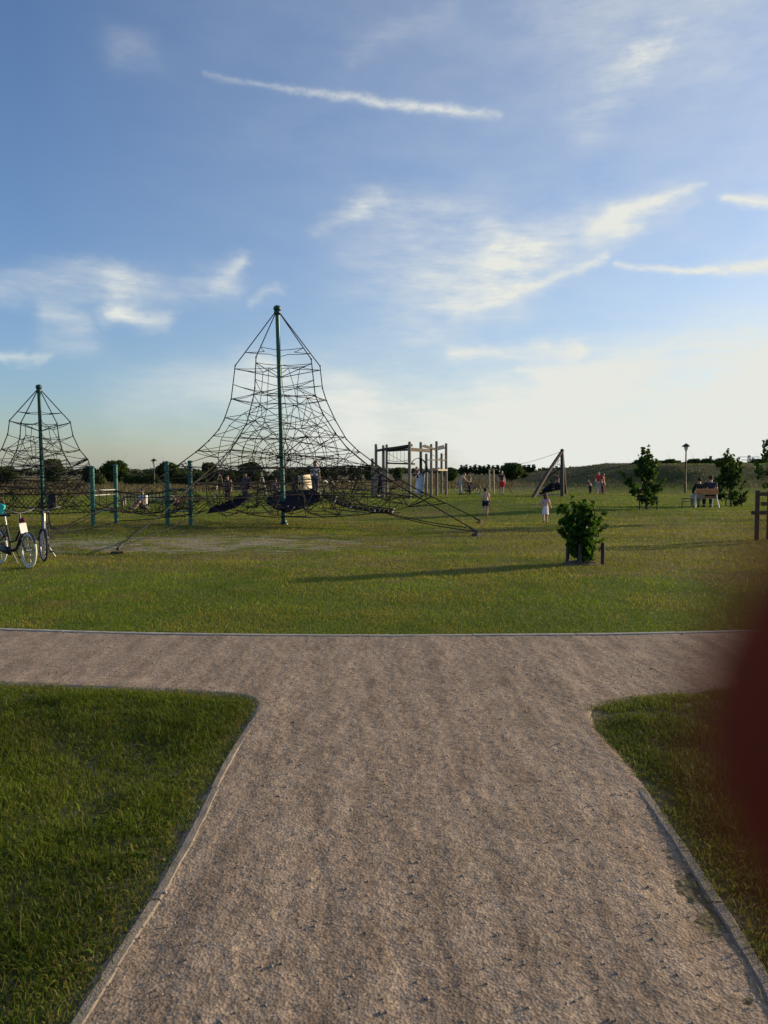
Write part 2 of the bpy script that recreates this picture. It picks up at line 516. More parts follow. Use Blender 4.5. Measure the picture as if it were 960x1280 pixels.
def path_material():
    m, nt, b = new_mat('gravel_path')
    N, L = nt.nodes, nt.links
    geo = N.new('ShaderNodeNewGeometry')
    def noise(scale, detail=5, stretch=(1, 1, 1)):
        mp = N.new('ShaderNodeMapping'); mp.inputs['Scale'].default_value = stretch
        L.new(geo.outputs['Position'], mp.inputs[0])
        n = N.new('ShaderNodeTexNoise'); n.inputs['Scale'].default_value = scale; n.inputs['Detail'].default_value = detail
        n.inputs['Roughness'].default_value = 0.65
        L.new(mp.outputs[0], n.inputs['Vector']); return n.outputs['Fac']
    def ramp(src, stops):
        r = N.new('ShaderNodeValToRGB'); e = r.color_ramp.elements
        e[0].position, e[0].color = stops[0][0], (*stops[0][1], 1)
        e[1].position, e[1].color = stops[-1][0], (*stops[-1][1], 1)
        for p, c in stops[1:-1]: e.new(p).color = (*c, 1)
        L.new(src, r.inputs[0]); return r.outputs[0]
    base = ramp(noise(5, 8, (1.4, 0.7, 1)), [(0.30, (0.220, 0.163, 0.114)), (0.5, (0.298, 0.226, 0.164)), (0.72, (0.365, 0.284, 0.210))])
    def mult(a, c):
        x = N.new('ShaderNodeMix'); x.data_type = 'RGBA'; x.blend_type = 'MULTIPLY'; x.inputs[0].default_value = 1
        L.new(a, x.inputs[6]); L.new(c, x.inputs[7]); return x.outputs[2]
    base = mult(base, ramp(noise(34, 6, (1.2, 0.8, 1)), [(0.32, (0.66, 0.64, 0.62)), (0.50, (1.0, 1.0, 1.0)), (0.70, (1.22, 1.21, 1.19))]))
    base = mult(base, ramp(noise(75, 3, (1.3, 0.6, 1)), [(0.27, (0.45, 0.44, 0.43)), (0.36, (1.0, 1.0, 1.0)), (0.66, (1.0, 1.0, 1.0)), (0.74, (1.5, 1.48, 1.42))]))
    base = mult(base, ramp(noise(1.1, 5, (5.5, 0.55, 1)), [(0.32, (0.74, 0.73, 0.72)), (0.5, (1, 1, 1)), (0.68, (1.18, 1.18, 1.17))]))
    base = mult(base, ramp(noise(16, 4, (3.0, 0.5, 1)), [(0.30, (0.74, 0.72, 0.71)), (0.42, (1, 1, 1)), (0.62, (1, 1, 1)), (0.72, (1.15, 1.14, 1.12))]))
    vo = N.new('ShaderNodeTexVoronoi'); vo.inputs['Scale'].default_value = 95
    L.new(geo.outputs['Position'], vo.inputs['Vector'])
    gr = ramp(vo.outputs['Color'], [(0.0, (0.72, 0.70, 0.68)), (0.6, (1.0, 1.0, 1.0)), (1.0, (1.35, 1.33, 1.30))])
    mx = N.new('ShaderNodeMix'); mx.data_type = 'RGBA'; mx.blend_type = 'MULTIPLY'; mx.inputs[0].default_value = 1
    L.new(base, mx.inputs[6]); L.new(gr, mx.inputs[7])
    L.new(mx.outputs[2], b.inputs['Base Color'])
    b.inputs['Roughness'].default_value = 0.95; b.inputs['Specular IOR Level'].default_value = 0.15
    ad = N.new('ShaderNodeMath'); ad.operation = 'MULTIPLY_ADD'; ad.inputs[1].default_value = 0.5
    L.new(vo.outputs['Distance'], ad.inputs[0]); L.new(noise(60, 4), ad.inputs[2])
    bp = N.new('ShaderNodeBump'); bp.inputs['Strength'].default_value = 0.7; bp.inputs['Distance'].default_value = 0.006
    L.new(ad.outputs[0], bp.inputs['Height']); L.new(bp.outputs[0], b.inputs['Normal'])
    return m
o = np_mesh('path', pv, inv.reshape(-1, 4).ravel(), np.arange(len(pq)) * 4, path_material(), smooth=True)
tag(o, 'brown compacted gravel path meeting a crossing path', 'path', kind='structure')

# loose stones
def stones(n):
    x = RNG.uniform(-2.6, 3.2, n * 3); y = 1.6 + 6 * RNG.random(n * 3) ** 1.5
    k = inside(x, y, POLY); x, y = x[k][:n], y[k][:n]
    n = len(x)
    r = 0.0018 + 0.0048 * RNG.random(n) ** 4
    big = RNG.random(n) < 0.02
    r = np.where(big, 0.005 + 0.005 * RNG.random(n), r)
    base = np.array([(1, 0, 0), (0, 1, 0), (-1, 0, 0), (0, -1, 0), (0, 0, 0.75), (0, 0, -0.75)], float)
    off = base[None] * (0.7 + 0.6 * RNG.random((n, 6, 1)))
    t = RNG.uniform(0, 6.28, n); c, s = np.cos(t)[:, None], np.sin(t)[:, None]
    ox, oy = off[..., 0] * c - off[..., 1] * s, off[..., 0] * s + off[..., 1] * c
    z0 = path_h(x, y) + 0.001
    v = np.stack([x[:, None] + ox * r[:, None], y[:, None] + oy * r[:, None], z0[:, None] + off[..., 2] * r[:, None]], -1)
    tris = np.array([(0, 1, 4), (1, 2, 4), (2, 3, 4), (3, 0, 4), (1, 0, 5), (2, 1, 5), (3, 2, 5), (0, 3, 5)])
    f = (np.arange(n)[:, None, None] * 6 + tris[None]).reshape(-1)
    g = RNG.uniform(0.10, 0.32, n)[:, None] * np.array([1.0, 0.88, 0.76])[None] * (0.9 + 0.2 * RNG.random((n, 3)))
    cc = np.repeat(np.concatenate([g, np.ones((n, 1))], 1), 6, 0)
    return v.reshape(-1, 3), f, np.arange(len(f) // 3) * 3, cc
sm = blade_mat('loose_stone', 0.0, (1, 1, 1), 0.8)
v, f, st, cc = stones(9000)
o = np_mesh('gravel', v, f, st, sm, cc)
tag(o, 'loose stones scattered over the gravel path', 'gravel', kind='stuff')

# concrete edging, in butted lengths
def edging(name, line, out_sign, width, label, top=0.0032, m='concrete'):
    mb = MB()
    L = [0.0]
    for a, b in zip(line, line[1:]): L.append(L[-1] + (b - a).length)
    def at(s):
        for i in range(len(L) - 1):
            if L[i + 1] >= s:
                t = (s - L[i]) / max(1e-9, L[i + 1] - L[i])
                return line[i].lerp(line[i + 1], t), (line[i + 1] - line[i]).normalized()
        return line[-1], (line[-1] - line[-2]).normalized()
    s = 0.0
    while s < L[-1] - 0.1:
        ln = 0.98
        e = min(s + ln, L[-1])
        n = 12
        vs, fs = [], []
        dz = random.uniform(-0.0012, 0.0012); dw = random.uniform(-0.004, 0.004)
        for k in range(n + 1):
            p, d = at(s + (e - s) * k / n)
            nrm = Vector((-d.y, d.x, 0)) * out_sign
            jw = random.uniform(-0.003, 0.003)
            for (w_, z_) in ((0.0 + dw, -0.06), (0.0 + dw + jw, top + dz - 0.006), (0.006 + dw + jw, top + dz), (width - 0.006 + dw, top + dz), (width + dw, top + dz - 0.006), (width + dw, -0.06)):
                q = p + nrm * w_
                vs.append((q.x, q.y, z_ + random.uniform(-0.0012, 0.0012)))
        for k in range(n):
            for j in range(5):
                a = k * 6 + j
                fs.append((a, a + 1, a + 7, a + 6))
        fs.append((0, 1, 2, 3, 4, 5)); fs.append(tuple(n * 6 + j for j in range(5, -1, -1)))
        mb.add(vs, fs)
        s = e + 0.008
    o = mb.build(name, M[m])
    return tag(o, label, 'kerb', kind='structure')
edging('kerb', LE, 1, 0.042, 'pale concrete edging curving round the left lawn corner', 0.0072)
edging('kerb', RE, -1, 0.045, 'pale concrete edging curving round the right lawn corner')
edging('kerb', FE, 1, 0.065, 'long pale concrete edging on the far side of the crossing path', 0.012, 'concrete_pale')

# ------------------------------------------------------------------ grass
def blades(x, y, z, h, w, lean, colr):
    n = len(x)
    t = RNG.uniform(0, 2 * math.pi, n)                 # blade facing
    u = RNG.uniform(0, 2 * math.pi, n)                 # bend direction
    wx, wy = np.cos(t) * w * 0.5, np.sin(t) * w * 0.5
    bx, by = np.cos(u) * lean * h, np.sin(u) * lean * h
    v = np.empty((n, 5, 3))
    v[:, 0] = np.stack([x - wx, y - wy, z], -1)
    v[:, 1] = np.stack([x + wx, y + wy, z], -1)
    v[:, 2] = np.stack([x + wx * 0.75 + bx * 0.35, y + wy * 0.75 + by * 0.35, z + h * 0.6], -1)
    v[:, 3] = np.stack([x - wx * 0.75 + bx * 0.35, y - wy * 0.75 + by * 0.35, z + h * 0.6], -1)
    v[:, 4] = np.stack([x + bx, y + by, z + h * (1 - 0.35 * np.minimum(lean, 1.2))], -1)
    i = np.arange(n)[:, None] * 5
    loops = (i + np.array([0, 1, 2, 3, 3, 2, 4])[None]).ravel()
    starts = (np.arange(n)[:, None] * 7 + np.array([0, 4])[None]).ravel()
    cc = np.concatenate([colr, np.ones((n, 1))], 1)
    return v.reshape(-1, 3), loops, starts, np.repeat(cc, 5, 0)

def lerp3(a, b, t):
    return np.array(a)[None] * (1 - t[:, None]) + np.array(b)[None] * t[:, None]

def turf_colour(x, y, dryness):
    n = len(x)
    base = lerp3((0.050, 0.088, 0.006), (0.125, 0.182, 0.014), np.clip(fbm(x * 1.3, y * 1.3, 61, 3) * 1.3 - 0.15 + RNG.normal(0, 0.16, n), 0, 1))
    dry = lerp3((0.13, 0.112, 0.022), (0.27, 0.23, 0.065), RNG.random(n))
    k = (RNG.random(n) < dryness)
    base[k] = 0.72 * dry[k] + 0.28 * base[k]
    tone = 0.62 + 1.02 * fbm(x * 0.55, y * 0.9, 66, 4)
    return base * (0.8 + 0.4 * RNG.random((n, 1))) * tone[:, None]

def pack(parts):
    V, Lp, S, Cc = [], [], [], []
    nv = nl = 0
    for v, l, s, c in parts:
        V.append(v); Lp.append(l + nv); S.append(s + nl); Cc.append(c)
        nv += len(v); nl += len(l)
    return np.concatenate(V), np.concatenate(Lp), np.concatenate(S), np.concatenate(Cc)

near_parts = []
for edge_line, sgn in ((LE, 1), (RE, -1)):            # thin dry growth spilling over the edging
    seg = [(a, b) for a, b in zip(edge_line, edge_line[1:]) if a.y < 6.6]
    k = RNG.integers(0, len(seg), 26000); t = RNG.random(26000)
    ax0 = np.array([(a.x, a.y, b.x, b.y) for a, b in seg])[k]
    dx, dy = ax0[:, 2] - ax0[:, 0], ax0[:, 3] - ax0[:, 1]
    ln = np.hypot(dx, dy) + 1e-9
    off = (-0.012 + 0.26 * RNG.random(26000) ** 0.8) * sgn
    x = ax0[:, 0] + dx * t - dy / ln * off; y = ax0[:, 1] + dy * t + dx / ln * off
    keep = (fbm(x * 5, y * 5, 88, 3) > 0.44 - 0.25 * np.minimum(np.abs(off), 0.25) / 0.25) & (np.abs(off) > 0.005)
    keep &= (np.abs(off) > 0.035) | (RNG.random(26000) < 0.25)
    x, y = x[keep], y[keep]
    n_ = len(x)
    near_parts.append(('verge', x, y, 0.012 + 0.034 * RNG.random(n_) ** 1.6, 0.0024 + 0.002 * RNG.random(n_), 0.4 + 0.9 * RNG.random(n_), 0.42 + 0.0 * x))
for (x0, x1, y0, y1, cnt, edge) in ((-5.6, -0.2, 1.0, 6.4, 430000, LE), (0.9, 5.4, 1.0, 6.4, 290000, RE)):
    x = RNG.uniform(x0, x1, cnt); y = RNG.uniform(y0, y1, cnt)
    keep = ~inside(x, y, POLY)
    keep &= np.abs(x) < 0.62 * y + 2.4
    x, y = x[keep], y[keep]
    keep = RNG.random(len(x)) < np.clip(1.35 - 0.13 * y, 0.5, 1)
    x, y = x[keep], y[keep]
    d = line_dist(x, y, edge)
    ragged = 0.10 + 0.22 * fbm(x * 2.5, y * 2.5, 71, 3)
    p = sstep(0.055, 1.0, d / (ragged * 1.0)) * 1.0
    keep = (RNG.random(len(x)) < np.clip(p + 0.10, 0.0, 1)) & (d > 0.030)
    x, y, d = x[keep], y[keep], d[keep]
    clump = fbm(x * 4.5, y * 4.5, 81, 3)
    bigc = fbm(x * 1.1, y * 1.1, 83, 2)
    h = (0.024 + 0.072 * np.clip(clump * 1.4 - 0.25, 0, 1) * (0.5 + bigc)) * (0.6 + 0.7 * RNG.random(len(x))) * (0.35 + 0.65 * sstep(0.05, 0.35, d))
    lean = 0.25 + 0.75 * RNG.random(len(x))
    w = 0.0026 + 0.0022 * RNG.random(len(x))
    dryness = 0.09 + 0.5 * (1 - sstep(0.05, 0.22, d)) + 0.16 * sstep(0.55, 0.75, fbm(x * 2.2, y * 2.2, 85, 3))
    stalk = RNG.random(len(x)) < 0.012                # a few long dry stalks and flopped blades stand out of the turf
    h = np.where(stalk, h * 1.9 + 0.03, h); w = np.where(stalk, w * 0.55, w); dryness = np.where(stalk, 0.8, dryness)
    broad = (RNG.random(len(x)) < 0.03) & (fbm(x * 3.3, y * 3.3, 87, 2) > 0.52)      # broad weed leaves in patches
    w = np.where(broad, 0.012, w); h = np.where(broad, 0.03 + 0.03 * RNG.random(len(x)), h); lean = np.where(broad, 1.1, lean)
    near_parts.append(blades(x, y, np.full(len(x), -0.008), h * 0.85, w, lean, turf_colour(x, y, dryness) * np.array([0.80, 0.76, 0.85])))
# lawn beyond the path
cnt = 430000
yy = 7.0 * (70 / 7.0) ** RNG.random(cnt)
xx = RNG.uniform(-0.60, 0.60, cnt) * (yy + 1.5)
keep = ~inside(xx, yy, POLY)
keep &= line_dist(xx, yy, FE) > 0.075
xx, yy = xx[keep], yy[keep]
dry_field = 0.5 * fbm(xx * 1.6, yy * 1.6, 91, 3) + 0.5 * fbm(xx * 0.28, yy * 0.28, 93, 3)
belt = sstep(9.0, 13.0, yy) * (1 - sstep(22, 34, yy))
dryness = np.clip(0.06 + 0.70 * sstep(0.46, 0.66, dry_field + 0.13 * belt), 0, 0.75)
ell = 1 - ((xx + 4.2) / 4.6) ** 2 - ((yy - 16.8) / 2.4) ** 2
bare = sstep(0.55, 0.72, 0.22 * ell + fbm(xx * 1.3, yy * 3.6, 95, 4))
keep = RNG.random(len(xx)) > bare * 0.9
xx, yy, dryness = xx[keep], yy[keep], dryness[keep]
hh = (0.018 + 0.030 * fbm(xx * 2.2, yy * 2.2, 97, 3)) * (0.6 + 0.8 * RNG.random(len(xx))) * (0.9 + yy * 0.012)
ww = 0.0036 * np.clip(yy / 7.0, 1, 6) * (0.8 + 0.5 * RNG.random(len(xx)))
near_parts.append(blades(xx, yy, ground_h(xx, yy) - 0.008, hh, ww, 0.3 + 0.7 * RNG.random(len(xx)), turf_colour(xx, yy, dryness) * np.array([1.22, 1.16, 1.0])))
near_parts = [blades(p[1], p[2], np.full(len(p[1]), -0.007), p[3], p[4], p[5], turf_colour(p[1], p[2], p[6])) if isinstance(p[0], str) else p for p in near_parts]
packed = pack(near_parts)
o = np_mesh('grass', packed[0], packed[1], packed[2], M['blade'], packed[3])
tag(o, 'short green lawn grass with drier yellow patches', 'grass', kind='stuff')

# tall dry meadow grass beyond the lawn, and the rough growth on the embankment
cnt = 110000
yy = RNG.uniform(50, 150, cnt); xx = RNG.uniform(-0.62, 0.62, cnt) * yy
bank = sstep(0.15, 0.7, ground_h(xx, yy))
keep = (yy + 14 * fbm(xx * 0.05, yy * 0.05, 101, 2) > 72 - 17 * sstep(-12, -22, xx)) | (bank > 0.4)
xx, yy, bank = xx[keep], yy[keep], bank[keep]
tall = 0.16 + 0.55 * fbm(xx * 0.12, yy * 0.12, 103, 3)
hh = tall * (0.6 + 0.6 * RNG.random(len(xx))) * (1 - 0.72 * bank)
dc = lerp3((0.095, 0.080, 0.038), (0.21, 0.175, 0.095), RNG.random(len(xx)))
gc = lerp3((0.022, 0.032, 0.012), (0.060, 0.064, 0.025), RNG.random(len(xx)))
k = RNG.random(len(xx)) < (0.25 + 0.72 * bank * (1 - 0.75 * sstep(0.48, 0.62, fbm(xx * 0.10, yy * 0.25, 105, 3))))
dc[k] = gc[k]
o = np_mesh('meadow', *(lambda q: (q[0], q[1], q[2], M['dry_blade'], q[3]))(blades(xx, yy, ground_h(xx, yy) - 0.03, hh, 0.03 + 0.04 * RNG.random(len(xx)), 0.3 + 0.6 * RNG.random(len(xx)), dc)))
tag(o, 'tall dry meadow grass beyond the mown lawn', 'meadow', kind='stuff')

# ------------------------------------------------------------------ trees and plants
def leaf_cloud(clumps, n, size, aspect=1.6, seed=1, flat=0.0):
    """many small folded leaves scattered through the clumps: (centre, radii, weight)"""
    rng = np.random.default_rng(seed)
    wts = np.array([c[2] for c in clumps], float); wts /= wts.sum()
    idx = rng.choice(len(clumps), n, p=wts)
    cen = np.array([tuple(c[0]) for c in clumps])[idx]; rad = np.array([tuple(c[1]) for c in clumps])[idx]
    d = rng.normal(size=(n, 3)); d /= np.linalg.norm(d, axis=1)[:, None]
    rr = rng.random(n) ** 0.45
    p = cen + d * rad * rr[:, None]
    a = rng.normal(size=(n, 3)); a[:, 2] *= (1 - flat); a /= np.linalg.norm(a, axis=1)[:, None]
    b = rng.normal(size=(n, 3)); b -= a * (a * b).sum(1)[:, None]; b /= np.linalg.norm(b, axis=1)[:, None]
    c = np.cross(a, b)
    s = size * (0.6 + 0.8 * rng.random(n))[:, None]
    tip, base = p + a * s * aspect * 0.5, p - a * s * aspect * 0.5
    l, r_ = p + b * s * 0.5 + c * s * 0.16, p - b * s * 0.5 + c * s * 0.16
    v = np.stack([base, l, tip, r_], 1).reshape(-1, 3)
    i = np.arange(n)[:, None] * 4
    f = (i + np.array([0, 1, 2, 0, 2, 3])[None]).ravel()
    return v, f, np.arange(2 * n) * 3

def plant(name, loc, label, cat, height, crown_w, base_frac, n_leaf, leaf, leafmat, seed, shape='round', group=None, lean=(0, 0), trunk_r=0.04):
    rnd = random.Random(seed)
    e = empty(name, loc, label, cat, group)
    tr = MB()
    top = Vector((lean[0], lean[1], height * 0.92))
    pts = []
    for k in range(7):
        t = k / 6
        pts.append(Vector((lean[0] * t + rnd.uniform(-1, 1) * crown_w * 0.03 * t, lean[1] * t + rnd.uniform(-1, 1) * crown_w * 0.03 * t, -0.05 + (height * 0.92 + 0.05) * t)))
    tr.tube(pts, [trunk_r * (1.15 - 0.95 * k / 6) for k in range(7)], 8)
    clumps = []
    nb = {'poplar': 15, 'vase': 22}.get(shape, 13)
    for k in range(nb):
        t = base_frac + (1 - base_frac) * ((k + 0.5) / nb) ** 0.9
        f = (t - base_frac) / (1 - base_frac)
        if shape == 'round': rw = crown_w * 0.5 * math.sqrt(max(0.05, 1 - (2 * f - 0.95) ** 2))
        elif shape == 'poplar': rw = crown_w * 0.5 * math.sin(math.pi * min(0.97, f * 0.85 + 0.15)) ** 0.6
        elif shape == 'vase': rw = crown_w * 0.5 * (0.5 + 0.6 * math.sin(math.pi * min(1, f * 0.9 + 0.05))) * (1 - 0.45 * f)
        else: rw = crown_w * 0.5 * (1 - 0.75 * f)
        ang = k * 2.4 + rnd.uniform(-0.4, 0.4)
        i0 = min(5, int(t * 6 * 0.85))
        root = pts[i0].copy()
        dist = rw * (rnd.uniform(0.35, 0.85) if shape != 'vase' else rnd.uniform(0.35, 1.2))
        tip = Vector((lean[0] * t + math.cos(ang) * dist, lean[1] * t + math.sin(ang) * dist, height * t * rnd.uniform(0.93, 1.03)))
        mid = root.lerp(tip, 0.55) + Vector((0, 0, -0.04 * height))
        tr.tube([root, mid, tip], [trunk_r * 0.45, trunk_r * 0.28, trunk_r * 0.1], 5)
        cr = crown_w * rnd.uniform(0.19, 0.29) * (1 if shape in ('round',) else 0.85)
        if shape == 'vase': cr = crown_w * rnd.uniform(0.10, 0.17)
        clumps.append((tip, (cr, cr, cr * rnd.uniform(0.7, 1.05)), cr ** 2))
        if rnd.random() < 0.6:
            q = root.lerp(tip, 0.55)
            clumps.append((q, (cr * 0.9, cr * 0.9, cr * 0.8), cr ** 2 * 0.7))
        if rnd.random() < (0.7 if shape == 'vase' else 0.45):                       # a shoot that sticks out of the outline
            dirn = (tip - root).normalized() + Vector((0, 0, 0.5))
            for q in range(3):
                clumps.append((tip + dirn * cr * (0.8 + 0.35 * q), (cr * 0.28,) * 3, cr ** 2 * 0.10))
            tr.tube([tip, tip + dirn * cr * 1.6], [trunk_r * 0.12, trunk_r * 0.05], 4)
    if shape == 'round':                              # a full dome: clumps spread through an uneven ellipsoid
        clumps = []
        cz, rz_ = height * (base_frac + 1) / 2, height * (1 - base_frac) / 2
        for k in range(46):
            u = -0.95 + 1.9 * (k + 0.5) / 46
            ang = k * 2.39996
            q = math.sqrt(1 - u * u) * rnd.uniform(0.55, 0.95)
            cr = crown_w * rnd.uniform(0.10, 0.19)
            p = Vector((math.cos(ang) * q * crown_w * 0.40, math.sin(ang) * q * crown_w * 0.40, cz + u * rz_ * rnd.uniform(0.72, 0.92)))
            clumps.append((p, (cr, cr, cr * 0.85), cr ** 2))
            if k % 4 == 0: tr.tube([Vector((lean[0], lean[1], cz * 0.5)), p], [trunk_r * 0.4, trunk_r * 0.12], 5)
        clumps.append((Vector((0, 0, cz)), (crown_w * 0.30, crown_w * 0.30, rz_ * 0.7), crown_w ** 2 * 0.12))
    tr.build('trunk', M['bark'], e)
    v, f, s = leaf_cloud(clumps, n_leaf, leaf, seed=seed)
    c = np_mesh('crown', v, f, s, leafmat)
    c.parent = e
    return e

# background trees: prototypes, then copies with their own place and size
def proto(shape, seed, leafmat, h=6.0, w=5.0, base=0.2, n=2600, leaf=0.34):
    return dict(shape=shape, seed=seed, leafmat=leafmat, h=h, w=w, base=base, n=n, leaf=leaf, made=None)
KIND = {
    'round': proto('round', 11, M['leaf_far'], 6, 5.4, 0.14, 5200, 0.33),
    'oval': proto('round', 12, M['leaf_far_warm'], 6, 4.2, 0.10, 4200, 0.32),
    'poplar': proto('poplar', 13, M['leaf_far'], 8, 2.6, 0.08, 1800, 0.34),
    'bush': proto('round', 14, M['leaf_far_warm'], 3, 4.2, 0.02, 1800, 0.26),
    'hedge': proto('round', 15, M['leaf_far'], 3, 4.4, 0.02, 1900, 0.26),
}
def far_tree(kind, px, top, width, base, label, cat='tree', name='tree', group=None):
    """a tree whose outline in the photograph is centred on px, from row top to ground row base, width pixels wide"""
    k = KIND[kind]
    y = YD(base)
    g = G(px, base)
    g.z = gh(g.x, g.y) - 0.05
    hh = P(px, top, y).z - g.z
    ww = width / FPX * y
    if k['made'] is None:
        e = plant(name, g, label, cat, k['h'], k['w'], k['base'], k['n'], k['leaf'], k['leafmat'], k['seed'], k['shape'], group, trunk_r=0.16)
        k['made'] = e
    else:
        e = copy_tree(k['made'])
        e.name = name
        e.location = g
        e['label'] = label; e['category'] = cat
        if group: e['group'] = group
        elif 'group' in e: del e['group']
    e.scale = (ww / k['w'], ww / k['w'], hh / k['h'])
    e.rotation_euler.z = (px * 1.7) % 6.28
    return e

GT = 'trees along the far edge of the park'
far_tree('round', 3, 583, 36, 606, 'broad dark tree cut by the left edge of the picture', group=GT)
far_tree('round', 66, 573, 30, 606, 'round dark tree right behind the mast of the smaller net', group=GT)
far_tree('oval', 112, 583, 22, 606, 'small rounded tree between the two nets, left of the taller green dome tree', group=GT)
far_tree('round', 145, 575, 36, 606, 'dome-shaped leafy green tree above the two posts nearest the smaller net', group=GT)
far_tree('round', 209, 577, 34, 606, 'dark tree beside the distant lamp post, behind the left posts of the big net', group=GT)
far_tree('oval', 262, 577, 26, 606, 'dark bushy tree left of the swing frame, behind the left cables of the big net', group=GT)
far_tree('round', 314, 577, 34, 606, 'dark tree behind the right end of the swing frame', group=GT)
far_tree('oval', 387, 582, 12, 602, 'small tree above the tilted plank board', group=GT)
far_tree('oval', 406, 583, 12, 602, 'small roundish tree just right of the tilted plank board', group=GT)
far_tree('oval', 418, 585, 10, 602, 'smallest round tree above the white tents', group=GT)
far_tree('poplar', 440, 583, 9, 602, 'slim upright tree left of a twin slim tree beyond the white tents', group=GT)
far_tree('poplar', 449, 583, 9, 602, 'slim upright tree, right one of two beyond the white tents', group=GT)
far_tree('oval', 462, 580, 16, 603, 'tree seen behind the left posts of the timber climbing frame', group=GT)
far_tree('oval', 497, 584, 14, 603, 'tree framed between the posts of the timber climbing frame', group=GT)
far_tree('round', 563, 584, 20, 605, 'dark tree touching the right corner posts of the timber climbing frame', group=GT)
far_tree('round', 640, 578, 30, 609, 'big dark bush-like tree between the figure in red shorts and the rope tower', group=GT)
far_tree('bush', 655, 590, 14, 608, 'lower bush at the right foot of the big bush-like tree', 'bush', 'bush')
far_tree('round', 693, 585, 24, 604, 'rounded tree behind the leaning poles of the rope tower', group=GT)
far_tree('round', 757, 579, 26, 603, 'tallest rounded tree on the skyline above the red-shirted figure', group=GT)
far_tree('oval', 778, 584, 16, 603, 'small tree on the skyline left of the young staked tree', group=GT)
far_tree('oval', 731, 585, 18, 603, 'small tree on the skyline left of the red-shirted figure', group=GT)
GP = 'far row of slender trees'
for k in range(17):
    px = 577 + k * 5.6
    if 630 < px < 648: continue
    far_tree('poplar', px, 579.5 + random.uniform(0, 3), 8.0 + random.uniform(-1, 1.5), 599, 'slender dark tree in the far close-set row behind the bicycle and red shorts', group=GP)
GH = 'hedge bushes along the left field edge'
hx = [124, 162, 172, 182, 191, 222, 232, 243, 252, 277, 288, 298, 306, 330, 341, 352, 364, 374]
for k, px in enumerate(hx):
    far_tree('hedge' if k % 3 else 'bush', px, 590.5 + random.uniform(-2, 4), 15 + random.uniform(-2, 5), 609, 'dense low bush in the far hedge behind the two rope nets', 'bush', 'bush', GH)
GB = 'bushes on the embankment'
for px, top, w_, b in ((838, 574, 14, 586), (868, 575, 16, 585), (884, 577, 14, 585), (905, 576, 20, 585), (950, 575, 20, 586), (800, 582, 14, 590), (975, 574, 22, 586)):
    y = 70.0
    p = P(px, b, y); p.z = gh(p.x, y) - 0.1
    e = copy_tree(KIND['hedge']['made']); e.name = 'bush'; p.z -= 0.25; e.location = p; w_ *= 1.5
    e.scale = (w_ / FPX * y / 4.2,) * 2 + (max(0.25, (P(px, top, y).z - p.z) / 3),)
    tag(e, 'low scrubby bush on the crest of the grassy embankment', 'bush', GB)

# one far-off wood along the horizon
cl = []
rnd = random.Random(5)
for k in range(330):
    x = -260 + k * 1.65
    y = 330 + rnd.uniform(-25, 25)
    hgt = 1.7 + 2.0 * vnoise(np.array([x * 0.035]), np.array([1.0]), 5)[0] + rnd.uniform(0, 0.8)
    cl.append(((x, y, hgt * 0.5), (3.2, 3.2, hgt * 0.5), hgt))
v, f, s = leaf_cloud(cl, 26000, 1.0, 1.3, 77)
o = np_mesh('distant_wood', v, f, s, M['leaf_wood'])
tag(o, 'low hazy wood along the whole horizon', 'wood', kind='stuff')

# young staked trees
def stake_guard(loc, offs, h, label, group, rail=True, r=0.028, wood='wood_dark'):
    e = empty('stake_guard', loc, label, 'tree stakes', group)
    for dx, dy in offs:
        mb = MB(); mb.tube([(dx, dy, -0.2), (dx + random.uniform(-.02, .02), dy, h * 0.97), (dx, dy, h)], [r, r, r * 0.8], 8)
        mb.build('stake', M[wood], e)
    if rail:
        mb = MB()
        for (a, b) in zip(offs, offs[1:] + offs[:1]):
            mb.beam((a[0], a[1], h * 0.88), (b[0], b[1], h * 0.88), 0.018, 0.05)
        mb.build('rail', M[wood], e)
    return e
t1 = on(809, 637)
plant('young_tree', t1, 'young leafy tree left of the bench, its crown reaching the lamp post height', 'tree', 2.10, 1.35, 0.16, 1600, 0.10, M['leaf_young'], 21, 'vase', 'young staked trees', (-0.12, 0), 0.035)
stake_guard(t1, [(-0.33, -0.1), (0.33, -0.15), (0.05, 0.35)], 0.52, 'low dark wooden stakes round the young tree left of the bench', 'tree stakes')
t2 = on(914, 633)
plant('young_tree', t2, 'young leafy tree just right of the bench with two seated people', 'tree', 2.25, 1.45, 0.12, 1800, 0.10, M['leaf_young'], 22, 'vase', 'young staked trees', (-0.15, 0), 0.035)
stake_guard(t2, [(-0.3, -0.1), (0.42, -0.1), (0.12, 0.35)], 0.42, 'low dark wooden stakes round the young tree right of the bench', 'tree stakes')
t3 = on(971, 650)
plant('young_tree', t3, 'young tree with few leaves reaching in at the right edge of the picture', 'tree', 2.75, 1.35, 0.45, 700, 0.10, M['leaf_young'], 23, 'vase', 'young staked trees', (-0.1, 0), 0.03)
stake_guard(t3, [(-0.3, -0.1), (0.33, -0.1), (0.05, 0.35)], 0.5, 'low dark wooden stakes behind the rail fence at the right edge', 'tree stakes')

